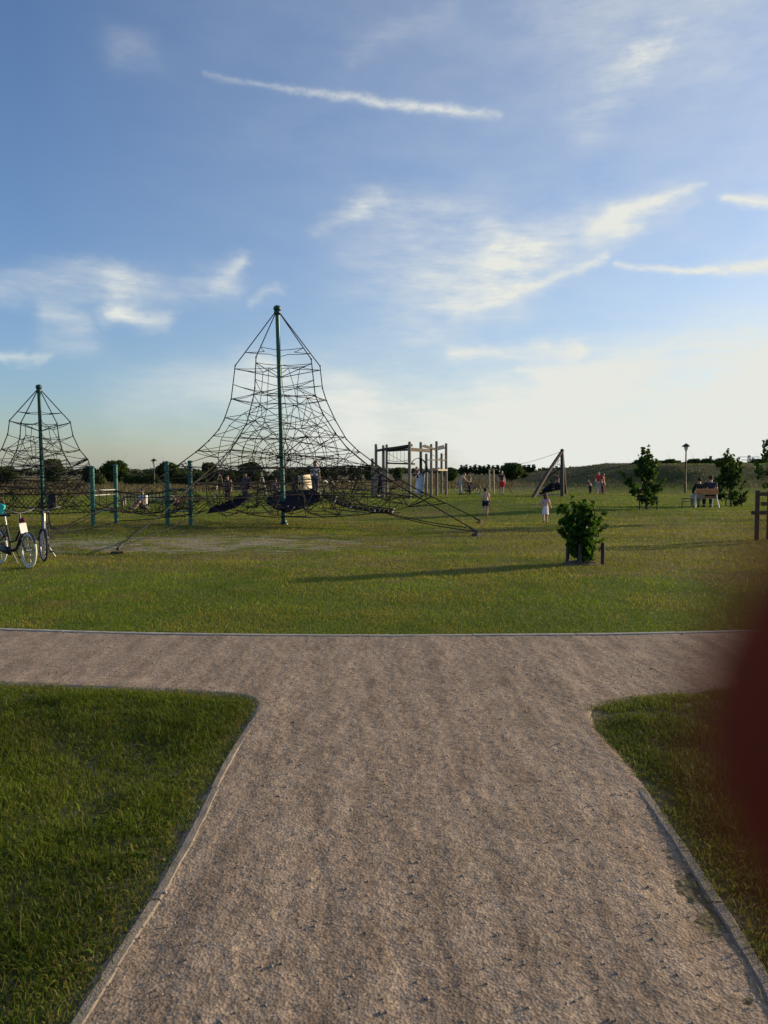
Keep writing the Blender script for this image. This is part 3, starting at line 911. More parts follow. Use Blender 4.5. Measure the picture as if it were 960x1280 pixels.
# the shrub in front
SB = on(728, 705)
e = empty('shrub', SB, 'bushy dark green shrub with large leaves tied to stakes on the near lawn', 'shrub')
rnd = random.Random(31)
st = MB(); clumps = []
for k in range(12):
    a = k * 2.4; r0 = rnd.uniform(0.0, 0.10)
    tipr = rnd.uniform(0.10, 0.34); hgt = rnd.uniform(0.45, 0.98)
    b = Vector((math.cos(a) * r0, math.sin(a) * r0 * 0.8, -0.03)); tp = Vector((math.cos(a) * tipr, math.sin(a) * tipr * 0.9, hgt))
    st.tube([b, b.lerp(tp, 0.5) + Vector((0, 0, 0.06)), tp], [0.013, 0.009, 0.004], 6)
    for q in range(4):
        t = 0.35 + 0.22 * q
        clumps.append((b.lerp(tp, t), (0.125, 0.125, 0.10), 1.0))
    clumps.append((tp + Vector((0, 0, 0.04)), (0.06, 0.06, 0.05), 0.22))
for tip in ((-0.20, 0, 1.12), (-0.34, -0.05, 0.92), (0.36, 0, 0.86), (0.20, 0.1, 1.02), (-0.38, 0, 0.55), (0.39, -0.05, 0.66), (0.02, 0.0, 1.05), (-0.36, 0.0, 0.72)):
    tp = Vector(tip)
    st.tube([Vector((tip[0] * 0.2, 0, 0.35)), Vector((tip[0] * 0.7, 0, tip[2] * 0.8)), tp], [0.007, 0.005, 0.003], 5)
    for q in range(4):
        clumps.append((Vector((tip[0] * 0.7, 0, tip[2] * 0.8)).lerp(tp, q / 3), (0.045, 0.045, 0.04), 0.16))
clumps += [(Vector((0.05, 0, 0.45)), (0.30, 0.28, 0.30), 3.0), (Vector((-0.05, 0, 0.72)), (0.28, 0.26, 0.22), 3.0), (Vector((-0.2, -0.1, 0.5)), (0.2, 0.15, 0.2), 1.6)]
st.build('stems', M['bark'], e)
v, f, s = leaf_cloud(clumps, 2300, 0.062, 1.5, 33)
c = np_mesh('foliage', v, f, s, M['leaf_bush']); c.parent = e
stake_guard(SB + Vector((0, 0, 0)), [(-0.08, -0.14), (0.34, -0.02), (-0.2, 0.2)], 0.36, 'dark weathered stakes standing in and beside the near shrub', 'tree stakes', rail=False, r=0.034, wood='wood_dark')
mb = MB()
n = 22
ring = [(0, 0, 0.055)]
vs = [(0, 0, 0.05)]
for rr_, zz in ((0.15, 0.045), (0.27, 0.02), (0.36, -0.02)):
    for k in range(n):
        t = 2 * math.pi * k / n
        q = rr_ * (1 + 0.18 * rnd.uniform(-1, 1))
        vs.append((q * math.cos(t), q * math.sin(t) * 0.8, zz + rnd.uniform(-0.01, 0.01) * (zz > 0)))
fs = [(0, 1 + k, 1 + (k + 1) % n) for k in range(n)]
for j in range(2):
    for k in range(n):
        a, b = 1 + j * n + k, 1 + j * n + (k + 1) % n
        fs.append((a, a + n, b + n, b))
mb.add([Vector(p) + SB for p in vs], fs, True)
tag(mb.build('soil_mound', M['soil']), 'low mound of bare soil round the shrub foot', 'soil', kind='structure')

# ------------------------------------------------------------------ rope climbing nets
ROPE_R = 0.0095
def zinterp(line, z):
    for a, b in zip(line, line[1:]):
        if a.z >= z >= b.z:
            t = (a.z - z) / max(1e-9, a.z - b.z)
            return a.lerp(b, t)
    return line[-1].copy()

def sag(mb, a, b, s=0.03, r=ROPE_R, n=3):
    pts = []
    for k in range(n + 1):
        t = k / n
        p = Vector(a).lerp(Vector(b), t); p.z -= s * 4 * t * (1 - t)
        pts.append(p)
    mb.tube(pts, r, 5, cap=False)

def rope_net(root, mast_top, mast_base, ridges, levels, inner_k, low_z, n_rand, rad, seed, mast_r, webs):
    """mast, ridge cables, the spatial net and its ground anchors, all parts of root (world coordinates in)"""
    rnd = random.Random(seed)
    mt, mbs = Vector(mast_top), Vector(mast_base)
    m = MB(); m.tube([mbs - Vector((0, 0, 0.3)), mbs.lerp(mt, 0.5), mt], [mast_r * 1.08, mast_r, mast_r * 0.95], 16)
    mast = m.build('mast', M['teal'], root, True)
    m = MB(); m.ball(mt + Vector((0, 0, 0.03)), mast_r * 1.75, 16, 10, (1, 1, 0.85)); m.lathe(mt + Vector((0, 0, -0.16)), [(mast_r * 1.05, 0), (mast_r * 1.5, 0.03), (mast_r * 1.5, 0.10), (mast_r * 1.1, 0.14)])
    m.build('mast_cap', M['teal_dark'], mast, False if False else True)
    for rg in ridges:
        m = MB(); m.tube(rg, 0.0155, 7)
        for p in rg[1:-1]: m.ball(p, 0.027, 8, 6)
        m.build('ridge_cable', M['rope'], root, True)
        if rg[-1].z < 0.15:
            m = MB(); q = rg[-1]
            m.box((q.x, q.y, gh(q.x, q.y) + 0.0), (0.24, 0.16, 0.10), random.uniform(0, 1.5), 0.02)
            m.tube([q + Vector((0, 0, -0.03)), q.lerp(rg[-2], 0.10)], 0.03, 8)
            m.build('ground_anchor', M['wood_dark'], root, True)
    def mast_at(z): 
        t = (z - mbs.z) / (mt.z - mbs.z)
        return mbs.lerp(mt, t)
    net = MB(); nodes = []
    n = len(ridges)
    N = [[zinterp(rg, z) for z in levels] for rg in ridges]
    I = []
    for i in range(n):
        row = []
        for k, z in enumerate(levels):
            p = N[i][k].lerp(N[(i + 1) % n][k], 0.5 + rnd.uniform(-0.06, 0.06))
            c = mast_at(z - 0.12)
            q = p.lerp(c, min(0.7, max(0.08, inner_k[k] + rnd.uniform(-0.12, 0.12))))
            q.z = z - 0.10 + rnd.uniform(-0.17, 0.17)
            row.append(q)
        I.append(row)
    for k, z in enumerate(levels):
        for i in range(n):
            a, b = N[i][k], N[(i + 1) % n][k]
            if k == 0:
                sag(net, a, mast_at(z - 0.28), 0.0, ROPE_R * 1.3)
            if k in (2, 6): sag(net, a, b, 0.05)
            if rnd.random() < 0.9: sag(net, a, I[i][k], 0.02)
            if rnd.random() < 0.9: sag(net, b, I[i][k], 0.02)
            sag(net, I[i][k], I[(i + 1) % n][k], 0.02)
            if k + 1 < len(levels):
                sag(net, I[i][k], I[i][k + 1], 0.0)
                if k >= 1:
                    sag(net, I[i][k], N[i if k % 2 else (i + 1) % n][k + 1], 0.02)
                    if rnd.random() < 0.5: sag(net, I[i][k], I[(i + 1) % n][k + 1], 0.01)
            nodes += [a, I[i][k]]
    # upper light ring between the cables
    for i in range(n):
        zt = levels[0] + (mt.z - levels[0]) * 0.28
        a, b = zinterp(ridges[i], zt), zinterp(ridges[(i + 1) % n], zt)
        c = a.lerp(b, 0.5).lerp(mast_at(zt - 0.05), 0.45)
        sag(net, a, c, 0.01); sag(net, b, c, 0.01)
    # spider webs
    for (off, zc, rs, na) in webs:
        c = mast_at(zc) + Vector(off)
        rows = []
        for r_ in rs:
            rows.append([c + Vector((math.cos(t) * r_, off[1] * 0.25 * r_ + rnd.uniform(-0.05, 0.05), math.sin(t) * r_ * 0.9)) * 1.0 for t in [math.pi * (-0.08 + 1.16 * q / (na - 1)) + rnd.uniform(-0.05, 0.05) for q in range(na)]])
        for j, row in enumerate(rows):
            for q in range(na - 1): sag(net, row[q], row[q + 1], -0.01 if j % 2 else 0.01)
            for q in range(na):
                if j: 
                    if rnd.random() < 0.85: sag(net, rows[j - 1][q], row[q], 0)
                else: sag(net, c, row[q], 0)
            nodes += row
    # the loose lower net
    pts = []
    tries = 0
    while len(pts) < n_rand and tries < 8000:
        tries += 1
        a = rnd.uniform(0, 6.283); r_ = rad * math.sqrt(rnd.uniform(0.03, 1)); z = rnd.uniform(low_z[0], low_z[1])
        if z > 0.45 + (low_z[1] - 0.45) * (1 - r_ / rad) * 1.5: continue
        p = mast_at(z) + Vector((math.cos(a) * r_, math.sin(a) * r_ * 0.75, 0)); p.z = z
        if all((p - q).length > 0.26 for q in pts): pts.append(p)
    allp = nodes + pts
    low = [p for p in allp if p.z < low_z[1] + 0.4]
    seen = set()
    for p in pts:
        near = sorted(low, key=lambda q: (q - p).length)[1:5]
        for q in near:
            key = tuple(sorted((id(p), id(q))))
            if key in seen or (q - p).length > 1.5: continue
            seen.add(key); sag(net, p, q, 0.02, ROPE_R, 2)
    # droppers from the cables to the lower net
    for rg in ridges:
        for k in range(30):
            z = rnd.uniform(0.3, low_z[1] + 0.5)
            a = zinterp(rg, z)
            cand = [q for q in allp if q.z < z - 0.1 and 0.3 < (q - a).length < 1.7]
            if cand: sag(net, a, min(cand, key=lambda q: (q - a).length), 0.02)
    for p in allp[::2]:
        net.ball(p, 0.021, 6, 4)
    net.build('rope_mesh', M['rope'], root, True)
    return mast_at

# ---- the big net
D = YD(655)
mast_base = on(355, 655); mast_top = P(346.5, 387, D)
def ridge(pts, d_corner, anchor_px):
    an = G(*anchor_px); an.z = 0.10
    out = [mast_top.copy(), P(*pts[0], d_corner)]
    x0 = pts[0][0]
    for (x, y) in pts[1:]:
        t = (x - x0) / (anchor_px[0] - x0)
        out.append(P(x, y, d_corner + (an.y - d_corner) * min(1, max(0, t))))
    return out + [an]
RG = [
    ridge([(294, 457), (289, 499), (280, 525), (273.5, 537), (261, 551), (245, 565), (219, 584), (165, 618)], D + 0.2, (60, 673)),
    ridge([(320, 446.5), (318.5, 485), (316, 500), (308, 530), (298, 547), (290, 560), (275, 576), (240, 606), (202, 643)], D - 1.1, (147, 691)),
    ridge([(389, 449), (394, 494), (403, 516), (419, 541), (434, 560), (462, 583), (500, 608)], D - 0.9, (597, 670)),
    ridge([(400, 457.5), (403, 485), (408, 501), (419, 525), (433, 549), (447, 563), (478, 586), (520, 611)], D + 0.5, (600, 654)),
]
mo = Vector(mast_base)
back = [mast_top.copy()]
for z, r_ in ((4.65, 1.25), (3.7, 1.37), (3.1, 1.65), (2.5, 2.1), (2.15, 2.5), (1.7, 3.1), (1.0, 4.5), (0.10, 6.6)):
    t = (z - mo.z) / (mast_top.z - mo.z)
    c = mo.lerp(mast_top, t)
    back.append(Vector((c.x - 0.10 * r_, c.y + r_, z)))
RG.append(back)
big = empty('climbing_net', mast_base, 'tallest rope climbing pyramid on a green mast with dark blue membranes', 'climbing net', 'rope climbing nets')
lv = [4.62, 4.15, 3.72, 3.15, 2.6, 2.15, 1.72, 1.3, 0.9]
ik = [0.52, 0.45, 0.40, 0.30, 0.22, 0.18, 0.2, 0.22, 0.25]
big_at = rope_net(big, mast_top, mast_base, RG, lv, ik, (0.35, 1.9), 270, 4.6, 3, 0.066,
    [((0.0, -0.55, 0), 1.95, (0.30, 0.52, 0.78, 1.08, 1.42, 1.75), 13), ((0.15, 0.55, 0), 1.9, (0.4, 0.75, 1.1, 1.5), 12), ((-1.3, -0.2, 0), 1.2, (0.3, 0.6, 0.9), 9), ((1.5, -0.3, 0), 1.2, (0.3, 0.6, 0.9), 9)])
# membranes and bridges
def patch(parent, rows, name, material, th=0.02):
    mb = MB(); mb.sheet(rows, th); return mb.build(name, material, parent, True)
def strip(pa, pb, n, sagz):
    return [[a.lerp(b, k / n) - Vector((0, 0, sagz * 4 * (k / n) * (1 - k / n))) for k in range(n + 1)] for a, b in zip(pa, pb)]
far_e = [P(334, 622, D + 1.0), P(350, 614.5, D + 1.3), P(372, 612.5, D + 1.3), P(393, 612, D + 0.9), P(400, 617, D + 0.2)]
near_e = [P(333, 628, D - 0.5), P(343, 636, D - 1.1), P(360, 640, D - 1.3), P(380, 635, D - 1.1), P(402, 625, D - 0.6)]
patch(big, strip(near_e, far_e, 6, 0.10), 'membrane', M['navy'])
far_e = [P(262, 636, D - 0.6), P(280, 629, D - 0.3), P(297, 622, D), P(312, 616, D + 0.3)]
near_e = [P(257, 641, D - 1.1), P(280, 639, D - 1.0), P(297, 633, D - 0.8), P(309, 624, D - 0.5)]
patch(big, strip(near_e, far_e, 5, 0.06), 'membrane', M['navy'])
far_e = [P(402, 613, D + 0.2), P(420, 622, D), P(440, 630, D - 0.2), P(470, 634, D - 0.5), P(492, 637, D - 0.8)]
near_e = [P(400, 618, D - 0.5), P(418, 628, D - 0.7), P(438, 635, D - 0.9), P(468, 640, D - 1.1), P(490, 641, D - 1.3)]
rows = strip(near_e, far_e, 4, 0.03)
mb = MB()
for r_ in rows: mb.tube(r_, 0.014, 6)
for j in range(5): mb.tube([r_[j] for r_ in rows], 0.02, 6)
for a, b in zip(rows, rows[1:]):
    for q in range(1, 4): mb.tube([a[0].lerp(b[0], q / 4), a[-1].lerp(b[-1], q / 4)], 0.016, 6)
mb.build('rope_bridge', M['rope'], big, True)
for r_ in rows: 
    for p in (r_[0], r_[-1], r_[2]):
        mb = MB(); mb.ball(p + Vector((0, 0, 0.015)), 0.028, 8, 6); mb.build('clamp', M['rope_pale'], big, True)
for k in range(9):
    mb = MB(); mb.ball(P(338 + k * 7.3, 637 - 3 * math.cos(k * 0.8 - 3) - abs(k - 4) * 1.6, D - 1.1), 0.022, 8, 6); mb.build('clamp', M['rope_pale'], big, True)
for a, b in (((480, 641), (592, 669)), ((470, 637), (583, 664)), ((402, 634), (500, 641)), ((300, 640), (360, 646)), ((360, 646), (470, 641)), ((250, 641), (148, 690)), ((60, 673), (150, 651)), ((150, 651), (262, 638)), ((60, 673), (130, 637))):
    pa = G(*a) + Vector((0, 0, 0.1)) if a[1] > 660 else P(*a, D - 0.8)
    pb = G(*b) + Vector((0, 0, 0.1)) if b[1] > 660 else P(*b, D - 0.8)
    mb = MB(); sag(mb, pa, pb, 0.06, 0.013, 5); mb.build('lower_cable', M['rope'], big, True)
m = MB(); m.lathe(mast_base + Vector((0, 0, -0.02)), [(0.13, 0), (0.13, 0.04), (0.10, 0.06), (0.09, 0.12)]); m.build('mast_foot', M['teal_dark'], big, True)

# ---- the small net
DS = YD(652)
sb = on(54.5, 652); stp = P(48.5, 485, DS)
small = empty('climbing_net', sb, 'smaller rope climbing pyramid on a green mast at the left', 'climbing net', 'rope climbing nets')
prof = [(3.12, 0.90), (2.70, 0.97), (2.25, 1.16), (1.95, 1.40), (1.72, 1.64)]
RS = []
post1_top = P(113, 584, YD(657))
for k, deg in enumerate((8, 80, 152, 224, 296)):
    a = R(deg)
    line = [stp.copy()]
    for z, r_ in prof + ([] if k == 0 else [(1.25, 2.3), (0.75, 3.1), (0.10, 4.3)]):
        c = sb.lerp(stp, (z - sb.z) / (stp.z - sb.z))
        line.append(Vector((c.x + math.cos(a) * r_, c.y + math.sin(a) * r_, z)))
    if k == 0: line[-1] = post1_top.copy()
    RS.append(line)
rope_net(small, stp, sb, RS, [3.10, 2.68, 2.24, 1.95, 1.72, 1.4, 1.1, 0.8, 0.5][:7], [0.5, 0.42, 0.35, 0.3, 0.25, 0.2, 0.2], (0.3, 1.6), 80, 2.4, 9, 0.055,
    [((0.0, -0.4, 0), 1.7, (0.35, 0.7, 1.05), 9)])
mb = MB()                                   # the diamond net wall
x0, x1 = -40, 114
for yrow in (600, 617, 633, 641):
    mb.tube([P(x0, yrow, DS - 0.4), P(60, yrow + 1.5, DS - 0.4), P(x1, yrow - 1, DS - 0.8)], 0.014, 5)
for k in range(34):
    xa = x0 + k * 5.6
    for s_ in (-1, 1):
        xb = xa + s_ * 34
        t0, t1 = 0.0, 1.0
        if xb > x1: t1 = (x1 - xa) / (xb - xa)
        if xb < x0: t1 = (x0 - xa) / (xb - xa)
        if xa > x1: continue
        a = P(xa, 602, DS - 0.4); b = P(xa + (xb - xa) * t1, 602 + 40 * t1, DS - 0.5)
        sag(mb, a, b, 0.03, 0.0075)
mb.build('net_wall', M['rope'], small, True)

# ---- green post gates
def gate(pa, pb, top_a, top_b, rails, label):
    mid = (pa + pb) / 2
    e = empty('climbing_gate', mid, label, 'climbing posts', 'green steel post frames')
    for p, t in ((pa, top_a), (pb, top_b)):
        m = MB(); m.tube([p - Vector((0, 0, 0.3)), Vector((p.x, p.y, t))], 0.062, 14)
        m.lathe((p.x, p.y, t), [(0.062, 0), (0.075, 0.0), (0.075, 0.03), (0.03, 0.06)], 14)
        post = m.build('post', M['teal'], e, True)
        for q in (0.25, 0.55, 0.86):
            m = MB(); m.lathe((p.x, p.y, p.z + (t - p.z) * q), [(0.064, 0), (0.074, 0.005), (0.074, 0.04), (0.064, 0.045)], 14)
            m.build('collar', M['teal_dark'], post, True)
    for z, mt_ in rails:
        m = MB(); m.tube([Vector((pa.x, pa.y, z)), Vector((pb.x, pb.y, z))], 0.022, 10)
        m.build('rail', M[mt_], e, True)
    return e
p1, p2, p3, p4 = on(116.5, 657), on(145.5, 654), on(209.5, 657), on(238.5, 656)
gate(p1, p2, P(113, 585, p1.y).z, P(144, 583, p2.y).z, [(1.02, 'steel'), (0.88, 'steel'), (0.40, 'teal')], 'pair of green steel posts nearest the smaller net')
gate(p3, p4, P(208, 579, p3.y).z, P(237, 578, p4.y).z, [(1.05, 'teal'), (0.42, 'steel')], 'pair of green steel posts beside the big net')
# rope bridge slung between the two frames
e = empty('rope_bridge', (p2 + p3) / 2, 'sagging rope bridge slung between the two pairs of green posts', 'rope bridge')
mb = MB()
def bl(a, b, z0, s):
    return [Vector((a.x + (b.x - a.x) * t, a.y + (b.y - a.y) * t, z0 - s * 4 * t * (1 - t))) for t in [k / 14 for k in range(15)]]
A = [bl(p2, p3, 1.0, 0.12), bl(p2, p3, 0.50, 0.16), bl(p1, p4, 1.05, 0.1), bl(p1, p4, 0.52, 0.15)]
for l in A: mb.tube(l, 0.013, 6)
for k in range(15):
    sag(mb, A[0][k], A[1][min(14, k + (1 if k % 2 else 0))], 0, 0.008); sag(mb, A[1][k], A[0][max(0, k - 1)], 0, 0.008)
    sag(mb, A[2][k], A[3][k], 0, 0.008); sag(mb, A[1][k], A[3][k], 0.02, 0.012)
mb.build('rope_mesh', M['rope'], e, True)

# backpack on the small net
bp_ = P(66, 633, DS - 0.45)
e = empty('backpack', bp_, 'black backpack hanging beside the mast of the smaller net', 'backpack')
mb = MB(); mb.box((0, 0, 0.14), (0.27, 0.16, 0.42), None, 0.05); mb.build('bag', M['black'], e)
mb = MB(); mb.box((0, -0.10, 0.05), (0.2, 0.06, 0.2), None, 0.025); mb.build('pocket', cloth((0.03, 0.03, 0.04)), e)
mb = MB(); mb.tube([(-0.06, 0, 0.34), (-0.03, 0, 0.46), (0.03, 0, 0.46), (0.06, 0, 0.34)], 0.014, 6); mb.build('strap', M['black'], e)

# ------------------------------------------------------------------ people
def skin_mesh(verts, edges, radii, root=0, sub=2):
    me = bpy.data.meshes.new('tmp'); me.from_pydata([tuple(v) for v in verts], edges, [])
    ob = bpy.data.objects.new('tmp', me); COL.objects.link(ob)
    ob.modifiers.new('s', 'SKIN'); ss = ob.modifiers.new('u', 'SUBSURF'); ss.levels = sub; ss.render_levels = sub
    sv = me.skin_vertices[0].data
    for i, r_ in enumerate(radii):
        sv[i].radius = r_ if isinstance(r_, tuple) else (r_, r_)
        sv[i].use_root = (i == root)
    dg = bpy.context.evaluated_depsgraph_get(); dg.update()
    m2 = bpy.data.meshes.new_from_object(ob.evaluated_get(dg))
    vs = [v.co.copy() for v in m2.vertices]; fs = [tuple(p.vertices) for p in m2.polygons]
    bpy.data.objects.remove(ob); bpy.data.meshes.remove(me); bpy.data.meshes.remove(m2)
    return vs, fs

STAND = dict(pelvis=(0, 0, .52), spine=(0, 0, .62), chest=(0, 0, .735), neck=(0, 0, .83), head=(0, .012, .925),
    sl=(-.10, 0, .80), el=(-.135, -.01, .63), wl=(-.14, .04, .485), sr=(.10, 0, .80), er=(.135, -.01, .63), wr=(.14, .04, .485),
    hl=(-.055, 0, .50), kl=(-.06, .012, .275), al=(-.06, 0, .045), tl=(-.066, .085, .016),
    hr=(.055, 0, .50), kr=(.06, .012, .275), ar=(.06, 0, .045), tr=(.066, .085, .016))
RUN = dict(STAND, spine=(0, .01, .62), chest=(0, .03, .73), neck=(0, .05, .82), head=(0, .07, .915), sl=(-.10, .03, .79), sr=(.10, .03, .79),
    el=(-.15, -.06, .66), wl=(-.16, .05, .58), er=(.15, .09, .65), wr=(.19, .16, .58),
    kl=(-.05, .11, .30), al=(-.05, .05, .08), tl=(-.055, .13, .05), kr=(.05, -.02, .275), ar=(.05, -.03, .045), tr=(.055, .055, .016))
WALK = dict(STAND, kl=(-.06, .07, .28), al=(-.06, .09, .05), tl=(-.065, .17, .02), kr=(.06, -.03, .28), ar=(.06, -.12, .06), tr=(.06, -.04, .016),
    el=(-.13, -.06, .64), wl=(-.135, -.04, .5), er=(.13, .03, .63), wr=(.13, .10, .5))
SIT = dict(pelvis=(0, 0, .30), spine=(0, -.02, .40), chest=(0, -.02, .52), neck=(0, -.01, .61), head=(0, .02, .705),
    sl=(-.105, -.01, .58), el=(-.145, .03, .43), wl=(-.09, .15, .36), sr=(.105, -.01, .58), er=(.145, .03, .43), wr=(.09, .15, .36),
    hl=(-.055, .01, .295), kl=(-.08, .24, .29), al=(-.08, .23, .045), tl=(-.085, .31, .016), hr=(.055, .01, .295), kr=(.08, .24, .29), ar=(.08, .23, .045), tr=(.085, .31, .016))
GSIT = dict(pelvis=(0, 0, .065), spine=(0, -.01, .17), chest=(0, .02, .29), neck=(0, .05, .375), head=(0, .085, .465),
    sl=(-.10, .03, .345), el=(-.14, .10, .22), wl=(-.08, .22, .20), sr=(.10, .03, .345), er=(.14, .10, .22), wr=(.08, .22, .20),
    hl=(-.055, .02, .06), kl=(-.09, .20, .22), al=(-.08, .32, .045), tl=(-.085, .40, .02), hr=(.055, .02, .06), kr=(.09, .20, .22), ar=(.08, .32, .045), tr=(.085, .40, .02))
LEAN = dict(STAND, spine=(0, .04, .61), chest=(0, .11, .71), neck=(0, .16, .79), head=(0, .20, .87), sl=(-.10, .12, .765), sr=(.10, .12, .765),
    el=(-.13, .2, .64), wl=(-.12, .3, .58), er=(.13, .2, .64), wr=(.12, .3, .58))
ORDER = ['pelvis', 'spine', 'chest', 'neck', 'sl', 'el', 'wl', 'sr', 'er', 'wr', 'hl', 'kl', 'al', 'tl', 'hr', 'kr', 'ar', 'tr']
EDGES = [('pelvis', 'spine'), ('spine', 'chest'), ('chest', 'neck'), ('chest', 'sl'), ('sl', 'el'), ('el', 'wl'), ('chest', 'sr'), ('sr', 'er'), ('er', 'wr'),
    ('pelvis', 'hl'), ('hl', 'kl'), ('kl', 'al'), ('al', 'tl'), ('pelvis', 'hr'), ('hr', 'kr'), ('kr', 'ar'), ('ar', 'tr')]
RAD = dict(pelvis=(.085, .065), spine=(.075, .058), chest=(.092, .064), neck=.036, sl=.044, el=.030, wl=.020, sr=.044, er=.030, wr=.020,
    hl=.066, kl=.040, al=.026, tl=.024, hr=.066, kr=.040, ar=.026, tr=.024)

def person(loc, rz, height, pose, label, top, bottom, hair, sleeves=0.55, leg=0.5, shoes=(0.05, 0.05, 0.05), child=1.0, group=None, long_hair=False, skirt=False, shirt=True, width=1.0):
    J = {k: Vector((v[0] * width, v[1], v[2])) * height for k, v in pose.items()}
    rad = lambda k, f=1.0: tuple(np.array(RAD[k] if isinstance(RAD[k], tuple) else (RAD[k],) * 2) * height * f * width)
    vs, fs = skin_mesh([J[k] for k in ORDER], [(ORDER.index(a), ORDER.index(b)) for a, b in EDGES], [rad(k) for k in ORDER])
    mb = MB(); mb.add(vs, fs, True)
    hd = J['head']; hk = height * child
    mb.tube([J['neck'] - Vector((0, 0, .03 * height)), J['neck'].lerp(hd, 0.55)], .034 * height, 10)
    mb.ball(hd, 1.0, 16, 12, (.047 * hk, .057 * hk, .069 * hk))
    mb.ball(hd + Vector((0, .038 * hk, -.035 * hk)), 1.0, 10, 8, (.030 * hk, .024 * hk, .026 * hk))      # jaw
    mb.ball(hd + Vector((0, .060 * hk, -.010 * hk)), 1.0, 8, 6, (.008 * hk, .012 * hk, .015 * hk))       # nose
    for s in (-1, 1):
        mb.ball(hd + Vector((s * .048 * hk, -.002 * hk, -.006 * hk)), 1.0, 8, 6, (.006 * hk, .012 * hk, .018 * hk))
        w = J['wl' if s < 0 else 'wr']; el = J['el' if s < 0 else 'er']
        d = (w - el).normalized(); side = d.cross(Vector((s, 0, 0))); side = side.normalized() if side.length > .1 else Vector((0, 1, 0))
        pc = w + d * .032 * height
        mb.ball(pc, 1.0, 10, 8, (.014 * height, .022 * height, .030 * height), Matrix((side.cross(d), side, d)).transposed())
        for q in range(4):
            b = w + d * .052 * height + side * (q - 1.5) * .0095 * height
            ln = (.040, .046, .043, .034)[q] * height
            curl = Vector((-s, 0, 0)) * ln * 0.25
            mb.tube([b - d * .01 * height, b + d * ln * 0.55, b + d * ln * 0.95 + curl], [.0058 * height, .0052 * height, .004 * height], 6)
        b = w + d * .02 * height + side * .018 * height
        mb.tube([b, b + (d + side * 0.9).normalized() * .026 * height, b + (d * 1.4 + side * 0.6).normalized() * .045 * height], [.0068 * height, .006 * height, .0045 * height], 6)
    body = mb.build('person', M['skin'])
    body.location = loc; body.rotation_euler.z = rz
    tag(body, label, 'person', group)
    # eyes and mouth
    for s in (-1, 1):
        mb = MB(); mb.ball(hd + Vector((s * .018 * hk, .051 * hk, .004 * hk)), .0062 * hk, 8, 6); mb.build('eye', cloth((0.02, 0.015, 0.012)), body)
    mb = MB(); mb.tube([hd + Vector((-.012 * hk, .056 * hk, -.040 * hk)), hd + Vector((0, .062 * hk, -.041 * hk)), hd + Vector((.012 * hk, .056 * hk, -.040 * hk))], .0032 * hk, 6)
    mb.build('lips', cloth((0.30, 0.10, 0.09)), body)
    # hair
    mb = MB(); mb.ball(hd + Vector((0, -.010 * hk, .016 * hk)), 1.0, 16, 10, (.053 * hk, .058 * hk, .062 * hk))
    if long_hair: mb.ball(hd + Vector((0, -.045 * hk, -.035 * hk)), 1.0, 12, 10, (.045 * hk, .026 * hk, .085 * hk))
    mb.build('hair', cloth(hair), body)
    # clothes
    def chain(names, pts, edges, rr, nm, c):
        v_, f_ = skin_mesh(pts, edges, rr)
        m_ = MB(); m_.add(v_, f_, True); return m_.build(nm, cloth(c), body)
    if shirt:
        pts = [J['spine'], J['chest'], J['sl'], J['sl'].lerp(J['el'], sleeves), J['sr'], J['sr'].lerp(J['er'], sleeves), J['pelvis'], J['chest'].lerp(J['neck'], .72)]
        rr = [rad('spine', 1.16), rad('chest', 1.13), rad('sl', 1.18), rad('el', 1.45), rad('sr', 1.18), rad('er', 1.45), rad('pelvis', 1.10), rad('neck', 1.25)]
        ed = [(0, 1), (1, 2), (2, 3), (1, 4), (4, 5), (0, 6), (1, 7)]
        if sleeves > 0.9:
            pts += [J['wl'], J['wr']]; rr += [rad('wl', 1.4), rad('wr', 1.4)]; ed += [(3, 8), (5, 9)]
        chain(None, pts, ed, rr, 'shirt', top)
    if skirt:
        m_ = MB(); p = J['pelvis']
        m_.lathe(p + Vector((0, 0, -.20 * height)), [(.115 * height, 0), (.105 * height, .08 * height), (.085 * height, .20 * height), (.075 * height, .27 * height)], 18)
        m_.build('skirt', cloth(bottom), body)
    else:
        kf = 1.0 if leg >= .5 else leg * 2
        pts = [J['pelvis'], J['hl'], J['hl'].lerp(J['kl'], kf), J['hr'], J['hr'].lerp(J['kr'], kf)]
        rr = [rad('pelvis', 1.14), rad('hl', 1.13), rad('kl', 1.45), rad('hr', 1.13), rad('kr', 1.45)]
        ed = [(0, 1), (1, 2), (0, 3), (3, 4)]
        if leg > .6:
            pts += [J['kl'].lerp(J['al'], .93), J['kr'].lerp(J['ar'], .93)]; rr += [rad('al', 1.5), rad('ar', 1.5)]; ed += [(2, 5), (4, 6)]
        chain(None, pts, ed, rr, 'trousers' if leg > .6 else 'shorts', bottom)
    for s in ('l', 'r'):
        a, t = J['a' + s], J['t' + s]
        m_ = MB(); d = (t - a)
        m_.tube([a - d * 0.25 + Vector((0, 0, -.018 * height)), a + d * .4 + Vector((0, 0, -.012 * height)), t + d * .12], [.030 * height, .031 * height, .022 * height], 10)
        m_.build('shoe', cloth(shoes), body)
    return body

# the two running children
person(on(607, 645), R(8), 0.98, RUN, 'bare-backed toddler in navy shorts running away across the lawn', (0, 0, 0), (0.012, 0.014, 0.035), (0.05, 0.03, 0.02), leg=.38, child=1.35, shirt=False, shoes=(0.45, 0.28, 0.2), width=1.05)
person(on(681.5, 655), R(-6), 0.90, RUN, 'small child in pink top and pale skirt running away across the lawn', (0.52, 0.30, 0.42), (0.70, 0.62, 0.66), (0.10, 0.05, 0.03), sleeves=.35, leg=.3, child=1.4, skirt=True, shoes=(0.35, 0.16, 0.12), long_hair=True)
